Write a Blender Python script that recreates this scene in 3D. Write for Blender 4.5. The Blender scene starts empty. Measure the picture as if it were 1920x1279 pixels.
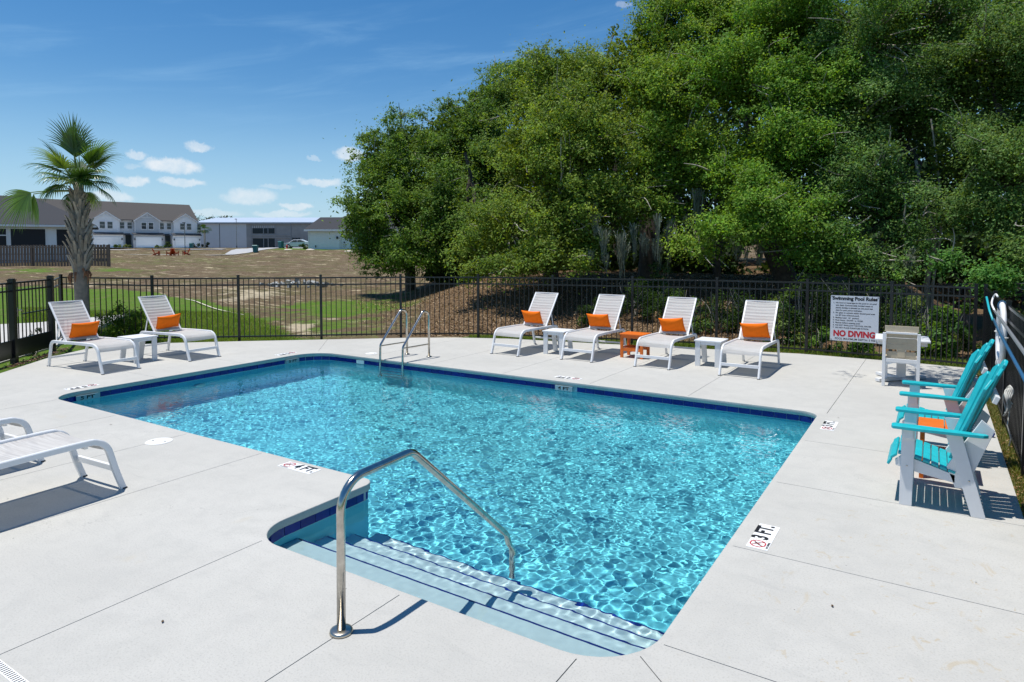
import bpy, bmesh, math, random
import numpy as np
from mathutils import Vector, Matrix, noise
random.seed(7); RNG = np.random.RandomState(11)
R = math.radians
sc = bpy.context.scene
COL = sc.collection

# ------------------------------------------------------------------ camera, sky, sun, exposure
F_PX, CX, HY, PITCH, YAW, CAM_H = 1243., 960., 465., R(2.9), R(32.5), 2.1
CY = HY + F_PX * math.tan(PITCH)
cam = bpy.data.cameras.new('camera'); cam_o = bpy.data.objects.new('camera', cam); COL.objects.link(cam_o)
cam.sensor_width = 36; cam.lens = F_PX / 1920 * 36
cam.shift_y = (CY - 639.5) / 1920
cam.clip_start = .05; cam.clip_end = 4000
cam_o.location = (0, 0, CAM_H); cam_o.rotation_euler = (R(90) - PITCH, 0, YAW)
sc.camera = cam_o
SUN = Vector((-.20, -.14, 1)).normalized()
sun = bpy.data.lights.new('sun', 'SUN'); sun.energy = 5.0; sun.angle = R(.5); sun.color = (1, .962, .895)
sun.cycles.is_caustics_light = True
sun_o = bpy.data.objects.new('sun', sun); COL.objects.link(sun_o); sun_o.rotation_euler = SUN.to_track_quat('Z', 'Y').to_euler()
sc.view_settings.view_transform = 'Standard'; sc.view_settings.look = 'None'
sc.view_settings.exposure = 0.0; sc.view_settings.gamma = 1
cy = sc.cycles
cy.max_bounces = 8; cy.transmission_bounces = 8; cy.transparent_max_bounces = 12; cy.diffuse_bounces = 4; cy.glossy_bounces = 4
cy.sample_clamp_indirect = 6; cy.caustics_reflective = False; cy.use_denoising = True; cy.blur_glossy = .5


class NT:
    def __init__(s, nt): s.nt = nt
    def n(s, t, ins=None, **kw):
        nd = s.nt.nodes.new(t)
        for k, v in kw.items(): setattr(nd, k, v)
        for k, v in (ins or {}).items():
            if isinstance(v, bpy.types.NodeSocket): s.nt.links.new(v, nd.inputs[k])
            else: nd.inputs[k].default_value = v
        return nd
    def m(s, op, a, b=0., c=None):
        i = {0: a, 1: b}
        if c is not None: i[2] = c
        return s.n('ShaderNodeMath', i, operation=op).outputs[0]
    def mix(s, f, a, b, bt='MIX'):
        nd = s.n('ShaderNodeMix', data_type='RGBA', blend_type=bt)
        for k, v in ((0, f), (6, a), (7, b)):
            if isinstance(v, bpy.types.NodeSocket): s.nt.links.new(v, nd.inputs[k])
            else: nd.inputs[k].default_value = v if k == 0 else (tuple(v) + (1,))[:4]
        return nd.outputs[2]
    def ramp(s, f, stops):
        nd = s.n('ShaderNodeValToRGB', {0: f}); e = nd.color_ramp.elements
        while len(e) < len(stops): e.new(.5)
        for el, (p, c) in zip(e, stops): el.position = p; el.color = (tuple(c) + (1,))[:4] if hasattr(c, '__len__') else (c, c, c, 1)
        return nd.outputs[0]
    def sstep(s, x, a, b):
        return s.n('ShaderNodeMapRange', {0: x, 1: a, 2: b}, interpolation_type='SMOOTHSTEP').outputs[0]
    def noise(s, vec, scale, det=4., rough=.55, dist=0.):
        i = {'Scale': scale, 'Detail': det, 'Roughness': rough, 'Distortion': dist}
        if vec is not None: i['Vector'] = vec
        return s.n('ShaderNodeTexNoise', i)


world = bpy.data.worlds.new('World'); sc.world = world; world.use_nodes = True
w = NT(world.node_tree); w.nt.nodes.clear()
sky = w.n('ShaderNodeTexSky', sky_type='NISHITA', sun_disc=False)
sky.sun_elevation = math.asin(SUN.z); sky.sun_rotation = math.atan2(SUN.x, SUN.y)
sky.air_density = 1.0; sky.dust_density = .15; sky.ozone_density = 2.2; sky.altitude = 0
geo = w.n('ShaderNodeNewGeometry')
d = w.n('ShaderNodeVectorMath', {0: geo.outputs['Incoming'], 'Scale': -1.}, operation='SCALE').outputs[0]
sep = w.n('ShaderNodeSeparateXYZ', {0: d})
az = w.m('ARCTAN2', sep.outputs[0], sep.outputs[1]); el = w.m('ARCSINE', sep.outputs[2])


def ray(px, py):
    u = (px - CX) / F_PX; v = -(py - CY) / F_PX
    f = math.cos(PITCH) + v * math.sin(PITCH); z = v * math.cos(PITCH) - math.sin(PITCH)
    c, s = math.cos(YAW), math.sin(YAW)
    return Vector((u * c - f * s, u * s + f * c, z)), f


dist = w.noise(d, 30, 7, .68).outputs['Color']
dsep = w.n('ShaderNodeSeparateXYZ', {0: dist})
azd = w.m('ADD', az, w.m('MULTIPLY', w.m('SUBTRACT', dsep.outputs[0], .5), .040))
eld = w.m('ADD', el, w.m('MULTIPLY', w.m('SUBTRACT', dsep.outputs[1], .5), .024))
# fair-weather cumulus: (direction px, py), half sizes in px, density
CL = [(372, 275, 30, 11, .9), (250, 292, 24, 9, .8), (322, 312, 60, 17, 1), (340, 343, 42, 9, .8), (243, 340, 33, 11, .9), (205, 370, 38, 12, .8),
      (655, 290, 34, 14, .95), (600, 342, 48, 10, .8), (470, 368, 58, 18, .75), (553, 388, 34, 9, .8), (530, 402, 60, 8, .6), (590, 296, 14, 5, .4),
      (1168, 9, 18, 7, .4), (400, 400, 60, 9, .45), (245, 315, 14, 5, .35), (520, 350, 40, 6, .35)]
cd = None; shade = None
for (px, py, rx, ry, den) in CL:
    r, _ = ray(px, py); r.normalize()
    a0 = math.atan2(r.x, r.y); e0 = math.asin(r.z)
    sx = F_PX * 1.15; ex, ey = rx / sx, ry / sx
    ax = w.m('MULTIPLY', w.m('SUBTRACT', azd, a0), 1 / ex); ay = w.m('MULTIPLY', w.m('SUBTRACT', eld, e0), 1 / ey)
    q = w.m('ADD', w.m('MULTIPLY', ax, ax), w.m('MULTIPLY', ay, ay))
    v = w.m('MULTIPLY', w.n('ShaderNodeMapRange', {0: q, 1: 1.15, 2: .25}, interpolation_type='SMOOTHSTEP').outputs[0], den)
    cd = v if cd is None else w.m('MAXIMUM', cd, v)
# the same kind of cloud goes on round the rest of the horizon
flat = w.n('ShaderNodeCombineXYZ', {0: azd, 1: w.m('MULTIPLY', eld, 2.6), 2: 0.})
fld = w.noise(flat.outputs[0], 9, 5, .6).outputs[0]
band = w.m('MULTIPLY', w.sstep(el, .02, .06), w.m('SUBTRACT', 1., w.sstep(el, .22, .42)))
vdir = w.n('ShaderNodeVectorMath', {0: d, 1: (-math.sin(YAW), math.cos(YAW), 0)}, operation='DOT_PRODUCT').outputs['Value']
away = w.m('SUBTRACT', 1., w.sstep(vdir, .55, .7))
cd = w.m('MAXIMUM', cd, w.m('MULTIPLY', w.m('MULTIPLY', w.sstep(fld, .58, .72), band), away))
# thin cirrus
cn = w.noise(w.n('ShaderNodeCombineXYZ', {0: w.m('MULTIPLY', az, 2.2), 1: w.m('MULTIPLY', w.m('SUBTRACT', el, w.m('MULTIPLY', az, .16)), 16), 2: 0.}).outputs[0], 1.9, 6, .62, .5).outputs[0]
cirb = w.m('MULTIPLY', w.sstep(el, .10, .2), w.m('SUBTRACT', 1., w.sstep(el, .27, .40)))
cir = w.m('MULTIPLY', w.m('MULTIPLY', w.sstep(cn, .44, .80), cirb), .26)
hazeb = w.m('MULTIPLY', w.m('SUBTRACT', 1., w.sstep(el, -.02, .24)), .72)
thick = w.m('MULTIPLY', cd, w.n('ShaderNodeMapRange', {0: dsep.outputs[2], 1: .3, 2: .6, 3: .45, 4: 1.}).outputs[0])
hsv = w.n('ShaderNodeHueSaturation', {'Hue': .500, 'Saturation': 1.36, 'Value': 1.10, 'Color': sky.outputs[0]})
c1 = w.mix(w.m('MINIMUM', w.m('ADD', cir, hazeb), 1.), hsv.outputs[0], (3.5, 6.0, 8.6))
c2 = w.mix(w.m('MULTIPLY', thick, .86), c1, (8.2, 8.6, 9.0))
bg = w.n('ShaderNodeBackground', {0: c2, 1: .105})
w.n('ShaderNodeOutputWorld', {0: bg.outputs[0]})

# ------------------------------------------------------------------ helpers


def tag(o, label=None, cat=None, group=None, kind=None):
    if label: o['label'] = label
    if cat: o['category'] = cat
    if group: o['group'] = group
    if kind: o['kind'] = kind
    return o


def thing(name, label, cat, loc=(0, 0, 0), rz=0, group=None, kind=None):
    o = bpy.data.objects.new(name, None); COL.objects.link(o); o.empty_display_size = .2
    o.location = loc; o.rotation_euler = (0, 0, rz)
    return tag(o, label, cat, group, kind)


def kids(o): return [c for c in bpy.data.objects if c.parent is o]


def copy_tree(o, parent=None):
    c = o.copy(); COL.objects.link(c); c.parent = parent
    for ch in KIDS.get(o, []): copy_tree(ch, c)
    return c


KIDS = {}


def copy_thing(o, loc, rz, label, group=None):
    c = copy_tree(o); c.location = loc; c.rotation_euler = (0, 0, rz); c['label'] = label
    if group: c['group'] = group
    return c


def link(name, me, m, parent=None, loc=None):
    if m is not None and not me.materials: me.materials.append(m)
    o = bpy.data.objects.new(name, me); COL.objects.link(o)
    if parent is not None: o.parent = parent; KIDS.setdefault(parent, []).append(o)
    if loc is not None: o.location = loc
    return o


class MB:
    def __init__(s): s.v = []; s.f = []
    def add(s, vs, fs):
        b = len(s.v); s.v += [tuple(p) for p in vs]; s.f += [tuple(i + b for i in f) for f in fs]; return s
    def box(s, x0, y0, z0, x1, y1, z1, M=None):
        vs = [Vector((x, y, z)) for z in (z0, z1) for y in (y0, y1) for x in (x0, x1)]
        if M is not None: vs = [M @ p for p in vs]
        return s.add(vs, [(0, 2, 3, 1), (4, 5, 7, 6), (0, 1, 5, 4), (2, 6, 7, 3), (0, 4, 6, 2), (1, 3, 7, 5)])
    def beam(s, p, q, wx, wy, up=(0, 0, 1)):
        p, q = Vector(p), Vector(q); d = (q - p); L = d.length; d.normalize(); u = Vector(up)
        x = d.cross(u)
        if x.length < 1e-3: x = Vector((1, 0, 0))
        x.normalize(); y = x.cross(d)
        M = Matrix((x, y, d)).transposed().to_4x4(); M.translation = p
        return s.box(-wx / 2, -wy / 2, 0, wx / 2, wy / 2, L, M)
    def prism(s, pts, a, b, axis='y'):
        n = len(pts)
        def P(p, t): return {'y': (p[0], t, p[1]), 'x': (t, p[0], p[1]), 'z': (p[0], p[1], t)}[axis]
        vs = [P(p, a) for p in pts] + [P(p, b) for p in pts]
        return s.add(vs, [tuple(range(n)), tuple(range(2 * n - 1, n - 1, -1))] + [(i, i + n, (i + 1) % n + n, (i + 1) % n) for i in range(n)])
    def tube(s, pts, r, seg=10, cap=True, flat=1.):
        pts = [Vector(p) for p in pts]; n = len(pts)
        rs = r if hasattr(r, '__len__') else [r] * n
        t0 = (pts[1] - pts[0]).normalized(); u = t0.orthogonal().normalized()
        if abs(t0.z) < .9: u = Vector((0, 0, 1)) - t0 * t0.z; u.normalize()
        vs = []
        for i, p in enumerate(pts):
            t = (pts[min(i + 1, n - 1)] - pts[max(i - 1, 0)]).normalized()
            u = (u - t * u.dot(t)).normalized(); v = t.cross(u)
            for k in range(seg):
                a = 2 * math.pi * k / seg
                vs.append(p + (u * math.cos(a) * flat + v * math.sin(a)) * rs[i])
        fs = [(i * seg + k, i * seg + (k + 1) % seg, (i + 1) * seg + (k + 1) % seg, (i + 1) * seg + k) for i in range(n - 1) for k in range(seg)]
        if cap: fs += [tuple(range(seg - 1, -1, -1)), tuple((n - 1) * seg + k for k in range(seg))]
        return s.add(vs, fs)
    def lathe(s, prof, c=(0, 0, 0), seg=24):
        vs = []; n = len(prof)
        for (r, z) in prof:
            for k in range(seg):
                a = 2 * math.pi * k / seg; vs.append((c[0] + r * math.cos(a), c[1] + r * math.sin(a), c[2] + z))
        fs = [(i * seg + k, i * seg + (k + 1) % seg, (i + 1) * seg + (k + 1) % seg, (i + 1) * seg + k) for i in range(n - 1) for k in range(seg)]
        fs += [tuple(range(seg - 1, -1, -1)), tuple((n - 1) * seg + k for k in range(seg))]
        return s.add(vs, fs)
    def mesh(s, name, smooth=False):
        me = bpy.data.meshes.new(name); me.from_pydata(s.v, [], s.f)
        bm = bmesh.new(); bm.from_mesh(me); bmesh.ops.recalc_face_normals(bm, faces=bm.faces); bm.to_mesh(me); bm.free()
        if smooth: me.shade_smooth()
        return me
    def build(s, name, m, parent=None, smooth=False, bevel=0, seg=2, loc=None):
        o = link(name, s.mesh(name, smooth), m, parent, loc)
        if bevel:
            b = o.modifiers.new('bevel', 'BEVEL'); b.width = bevel; b.segments = seg; b.limit_method = 'ANGLE'; b.angle_limit = R(40)
            if smooth is None: pass
        return o


def catmull(pts, n=6):
    pts = [Vector(p) for p in pts]; P = [pts[0] * 2 - pts[1]] + pts + [pts[-1] * 2 - pts[-2]]; out = []
    for i in range(1, len(P) - 2):
        for k in range(n):
            t = k / n; a, b, c, e = P[i - 1], P[i], P[i + 1], P[i + 2]
            out.append(.5 * ((2 * b) + (c - a) * t + (2 * a - 5 * b + 4 * c - e) * t * t + (3 * b - a - 3 * c + e) * t ** 3))
    out.append(pts[-1]); return out


def mat(name, col, rough=.5, metal=0., var=.0, vs=8., bump=0., bs=60., spec=.5, var2=None, coat=0., obj=False):
    m = bpy.data.materials.new(name); m.use_nodes = True; t = NT(m.node_tree); p = t.nt.nodes['Principled BSDF']
    p.inputs['Roughness'].default_value = rough; p.inputs['Metallic'].default_value = metal
    p.inputs['Specular IOR Level'].default_value = spec; p.inputs['Coat Weight'].default_value = coat
    tc = t.n('ShaderNodeTexCoord').outputs['Object']
    if obj:
        oi = t.n('ShaderNodeObjectInfo')
        base = t.mix(oi.outputs['Random'], tuple(c * (1 - obj) for c in col), tuple(min(1, c * (1 + obj)) for c in col))
    else: base = None
    if var or var2:
        nz = t.noise(tc, vs, 5, .6).outputs[0]
        lo = tuple(c * (1 - var) for c in col) if not var2 else var2
        hi = tuple(min(1, c * (1 + var)) for c in col) if not var2 else col
        c = t.ramp(nz, [(.3, lo), (.7, hi)])
        if base is not None: c = t.mix(.5, c, base)
        t.nt.links.new(c, p.inputs['Base Color'])
    elif base is not None: t.nt.links.new(base, p.inputs['Base Color'])
    else: p.inputs['Base Color'].default_value = (*col, 1)
    if bump:
        b = t.n('ShaderNodeBump', {'Strength': .6, 'Distance': bump, 'Height': t.noise(tc, bs, 4, .6).outputs[0]})
        t.nt.links.new(b.outputs[0], p.inputs['Normal'])
    return m


def W(px, py, dep):
    r, f = ray(px, py); t = dep / f; return Vector((r.x * t, r.y * t, CAM_H + r.z * t))


def sstep(x, a, b):
    t = np.clip((x - a) / (b - a), 0, 1); return t * t * (3 - 2 * t)


def text_mesh(s, size, off=0., align='CENTER', sx=1., font_shear=0.):
    c = bpy.data.curves.new('text', 'FONT'); c.body = s; c.size = size; c.offset = off; c.resolution_u = 3
    c.align_x = align; c.align_y = 'CENTER'; c.shear = font_shear
    o = bpy.data.objects.new('tmp', c); COL.objects.link(o)
    bpy.context.view_layer.update()
    me = bpy.data.meshes.new_from_object(o.evaluated_get(bpy.context.evaluated_depsgraph_get()))
    bpy.data.objects.remove(o); bpy.data.curves.remove(c)
    if sx != 1: me.transform(Matrix.Diagonal((sx, 1, 1, 1)))
    return me


# ------------------------------------------------------------------ fence line (world coordinates, metres)
FP = [(118, 15.62), (288, 15.0), (449, 15.2), (603, 15.45), (752, 15.72), (897, 15.75), (1036, 15.25), (1185, 14.7), (1343, 14.1), (1512, 13.3), (1670, 12.45), (1827, 11.55)]
FPTS = []
for px, b in FP:
    p = W(px, 640, b); FPTS.append((p.x, p.y))
FX = .76
_fr = [((px - CX) / F_PX, b) for px, b in FP]


def fence_depth(ratio):
    ratio = np.asarray(ratio, float)
    bf = np.interp(ratio, [r for r, _ in _fr], [b for _, b in _fr])
    c, s = math.cos(YAW), math.sin(YAW)
    right = FX / np.maximum(ratio * c - s, 1e-4)
    return np.where(ratio > _fr[-1][0], np.minimum(right, 60), bf)


def terrain_z(X, Y):
    c, s = math.cos(YAW), math.sin(YAW)
    a = X * c + Y * s; b = -X * s + Y * c
    z = np.interp(b, [-60, 14, 18, 24, 30, 40, 60, 80, 95, 110, 125, 140, 400, 4000],
                  [-.06, -.06, -.14, -.1, .02, .28, .5, .75, .98, 1.4, 1.98, 2.1, 2.0, 2.0])
    rt = a / np.maximum(b, 1.)
    dd = b - fence_depth(rt)
    m = sstep(dd, .9, 8.5) * sstep(rt, -.2, .02) * (1 - .85 * sstep(rt, .56, .68)) * np.where(b > 1, 1, 0)
    z = z + m * 1.25 * (1 - .3 * sstep(b, 45, 90))
    z = z + .85 * sstep(rt, -.43, -.35) * (1 - sstep(rt, -.16, -.05)) * sstep(b, 68, 94) * (1 - sstep(b, 100, 126))
    z = np.where((b > 0) & (dd > 1.), z + .05 * np.sin(X * .9 + 1.3) * np.sin(Y * .7) * sstep(b, 16, 26), z)
    return z


def tz(x, y): return float(terrain_z(np.array([x]), np.array([y]))[0])


def G(px, dep):
    p = W(px, 465, dep); return Vector((p.x, p.y, tz(p.x, p.y)))


# ------------------------------------------------------------------ materials
def mat_concrete():
    m = bpy.data.materials.new('deck_concrete'); m.use_nodes = True; t = NT(m.node_tree); p = t.nt.nodes['Principled BSDF']
    g = t.n('ShaderNodeNewGeometry').outputs['Position']
    big = t.noise(g, .55, 5, .6).outputs[0]; mid = t.noise(g, 4.5, 6, .68, .3).outputs[0]; fine = t.noise(g, 85, 3, .6).outputs[0]
    st = t.n('ShaderNodeMapping', {0: g, 'Scale': (1., 4.5, 1.), 'Rotation': (0, 0, .3)}).outputs[0]
    brush = t.noise(st, 1.6, 6, .7, .6).outputs[0]
    c = t.ramp(big, [(.3, (.455, .445, .412)), (.7, (.525, .514, .478))])
    c = t.mix(t.m('MULTIPLY', t.sstep(mid, .38, .72), .4), c, (.41, .405, .38))
    c = t.mix(t.m('MULTIPLY', t.sstep(brush, .55, .75), .25), c, (.30, .302, .29))
    c = t.mix(t.m('MULTIPLY', t.sstep(fine, .48, .74), .6), c, (.34, .335, .31))
    wet = t.noise(g, 1.1, 7, .75, 1.2).outputs[0]
    c = t.mix(t.m('MULTIPLY', t.sstep(wet, .52, .60), .10), c, (.33, .33, .31))
    crk = t.n('ShaderNodeTexVoronoi', {'Vector': t.n('ShaderNodeVectorMath', {0: g, 1: t.noise(g, 2.2, 4, .7).outputs['Color']}, operation='ADD').outputs[0], 'Scale': .42}, feature='DISTANCE_TO_EDGE').outputs['Distance']
    c = t.mix(t.m('MULTIPLY', t.m('MULTIPLY', t.m('LESS_THAN', crk, .0016), t.sstep(big, .5, .62)), .4), c, (.2, .2, .19))
    pit = t.n('ShaderNodeTexVoronoi', {'Vector': g, 'Scale': 3.1}).outputs['Distance']
    c = t.mix(t.m('MULTIPLY', t.m('LESS_THAN', pit, .022), .8), c, (.12, .12, .11))
    sx = t.n('ShaderNodeSeparateXYZ', {0: g})
    # leaf tannin stains on the right side under the trees
    area = t.m('MULTIPLY', t.sstep(sx.outputs[0], -1.3, -.2), t.m('SUBTRACT', 1., t.sstep(sx.outputs[1], 5.2, 6.8)))
    smn = t.noise(t.n('ShaderNodeMapping', {0: g, 'Scale': (1., .55, 1.), 'Rotation': (0, 0, .5)}).outputs[0], 6.5, 5, .62, .8).outputs[0]
    c = t.mix(t.m('MULTIPLY', t.m('MULTIPLY', t.sstep(smn, .61, .70), area), .42), c, (.42, .33, .19))
    smn2 = t.noise(g, 9.5, 4, .65, 1.).outputs[0]
    c = t.mix(t.m('MULTIPLY', t.m('MULTIPLY', t.sstep(smn2, .625, .67), area), .45), c, (.40, .30, .15))
    s2 = t.noise(g, 1.9, 3, .5, .6).outputs[0]
    c = t.mix(t.m('MULTIPLY', t.sstep(s2, .69, .76), .22), c, (.46, .40, .29))
    t.nt.links.new(c, p.inputs['Base Color']); p.inputs['Roughness'].default_value = .85; p.inputs['Specular IOR Level'].default_value = .3
    h = t.m('ADD', t.m('MULTIPLY', fine, .7), t.m('MULTIPLY', mid, .9))
    b = t.n('ShaderNodeBump', {'Strength': .55, 'Distance': .004, 'Height': h}); t.nt.links.new(b.outputs[0], p.inputs['Normal'])
    return m


M_CONC = mat_concrete()
M_PLASTER = mat('deep_tint_plaster', (.135, .64, .76), .7, var=.06, vs=2.5)  # plaster with the tint of light absorbed by deep water put into its colour
M_STEP = mat('shallow_tint_plaster', (.50, .68, .71), .7, var=.05, vs=3)  # same pool finish, paler: the weaker tint of shallow water put into the colour
M_TILE = mat('cobalt_tile', (.006, .022, .20), .25, var=.25, vs=3, spec=.25, obj=.3)
M_GROUT = mat('grout', (.42, .50, .53), .8)
M_STEEL = mat('polished_steel', (.50, .475, .43), .17, 1., var=.20, vs=22, bump=.0006, bs=120)
M_STEEL2 = mat('dulled_steel', (.50, .46, .39), .3, 1., var=.18, vs=18)
M_WHITE = mat('white_powder_coat', (.80, .80, .80), .32, var=.02, vs=5)
M_WPOLY = mat('white_poly_lumber', (.74, .75, .76), .45, var=.03, vs=10, bump=.0006, bs=90)
M_TURQ = mat('turquoise_poly_lumber', (.012, .43, .48), .42, var=.12, vs=14, bump=.0006, bs=120)
M_ORPOLY = mat('orange_poly_lumber', (.72, .155, .012), .42, var=.06, vs=12)
M_TAN = mat('tan_poly_lumber', (.50, .42, .30), .5, var=.06, vs=12, bump=.0005, bs=90)
M_PILLOW = mat('orange_canvas', (.88, .17, .006), .85, var=.05, vs=30, bump=.0008, bs=500, spec=.2)
M_BLACK = mat('black_fence_paint', (.012, .012, .014), .28, var=.15, vs=4)
M_RUB = mat('dark_plastic', (.03, .03, .03), .6)
M_LID = mat('white_plastic_lid', (.82, .82, .80), .45, var=.04, vs=8)
M_MARKW = mat('marker_white', (.80, .81, .81), .5, var=.03, vs=20)
M_INK = mat('black_print', (.012, .012, .015), .5)
M_RED = mat('red_print', (.50, .006, .02), .5)
M_BARK = mat('oak_bark', (.115, .095, .075), .95, var2=(.05, .042, .035), var=.1, vs=7, bump=.03, bs=14)
M_TWIG = mat('grey_twig', (.36, .33, .28), .95, var=.3, vs=9)
M_MOSS = mat('spanish_moss', (.25, .27, .21), .95, var=.25, vs=9, spec=.1)


def mat_sling():
    m = bpy.data.materials.new('sling_fabric'); m.use_nodes = True; t = NT(m.node_tree); p = t.nt.nodes['Principled BSDF']
    tc = t.n('ShaderNodeTexCoord').outputs['Object']
    s1 = t.noise(t.n('ShaderNodeMapping', {0: tc, 'Scale': (60., 1.2, 60.)}).outputs[0], 1., 4, .6).outputs[0]
    t.nt.links.new(t.ramp(s1, [(.3, (.41, .39, .37)), (.7, (.60, .585, .56))]), p.inputs['Base Color'])
    p.inputs['Roughness'].default_value = .8
    tr = t.n('ShaderNodeBsdfTransparent')
    mx = t.n('ShaderNodeMixShader', {0: .10}); t.nt.links.new(p.outputs[0], mx.inputs[1]); t.nt.links.new(tr.outputs[0], mx.inputs[2])
    t.nt.links.new(mx.outputs[0], t.nt.nodes['Material Output'].inputs[0]); return m


M_SLING = mat_sling()


def mat_leaf(name, trans=.3, rough=.42, spec=.5):
    m = bpy.data.materials.new(name); m.use_nodes = True; t = NT(m.node_tree); p = t.nt.nodes['Principled BSDF']
    at = t.n('ShaderNodeAttribute', attribute_name='tint').outputs['Color']
    t.nt.links.new(at, p.inputs['Base Color']); p.inputs['Roughness'].default_value = rough; p.inputs['Specular IOR Level'].default_value = spec
    tc = t.mix(1., at, (1.75, 1.6, .5), 'MULTIPLY')
    tr = t.n('ShaderNodeBsdfTranslucent', {0: tc})
    mx = t.n('ShaderNodeMixShader', {0: trans}); t.nt.links.new(p.outputs[0], mx.inputs[1]); t.nt.links.new(tr.outputs[0], mx.inputs[2])
    t.nt.links.new(mx.outputs[0], t.nt.nodes['Material Output'].inputs[0]); return m


M_LEAF = mat_leaf('foliage', .36, .6, .16)
M_GRASSB = mat_leaf('grass_blade', .35, .6, .25)
M_LITTER = mat_leaf('leaf_litter', .1, .8, .2)


def quads(name, V, tint, m, parent=None, smooth=False):
    n, k = V.shape[0], V.shape[1]
    me = bpy.data.meshes.new(name); me.vertices.add(n * k); me.vertices.foreach_set('co', V.astype(np.float32).ravel())
    me.loops.add(n * k); me.loops.foreach_set('vertex_index', np.arange(n * k, dtype=np.int32))
    me.polygons.add(n); me.polygons.foreach_set('loop_start', np.arange(0, n * k, k, dtype=np.int32))
    me.update(calc_edges=True)
    a = me.attributes.new('tint', 'FLOAT_COLOR', 'FACE')
    a.data.foreach_set('color', np.concatenate([tint, np.ones((n, 1))], 1).astype(np.float32).ravel())
    return link(name, me, m, parent)


def unit(v): return v / np.maximum(np.linalg.norm(v, axis=1, keepdims=True), 1e-9)


def leaf_quads(C, N, size, asp=.5, fold=0.):
    n = len(C); N = unit(N)
    t = unit(np.cross(N, RNG.normal(size=(n, 3)))); b = np.cross(N, t)
    s = size[:, None]
    droop = np.zeros((n, 3)); droop[:, 2] = -fold * size
    return np.stack([C - t * s * .5, C + b * s * asp * .5, C + t * s * .5 + droop, C - b * s * asp * .5], 1)


# ------------------------------------------------------------------ ground
LAWN_PX = [-400, 200, 330, 455, 515, 560, 700, 800]; LAWN_B = [34, 33, 29, 22.5, 18.6, 15.6, 14.5, 14.5]


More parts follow.
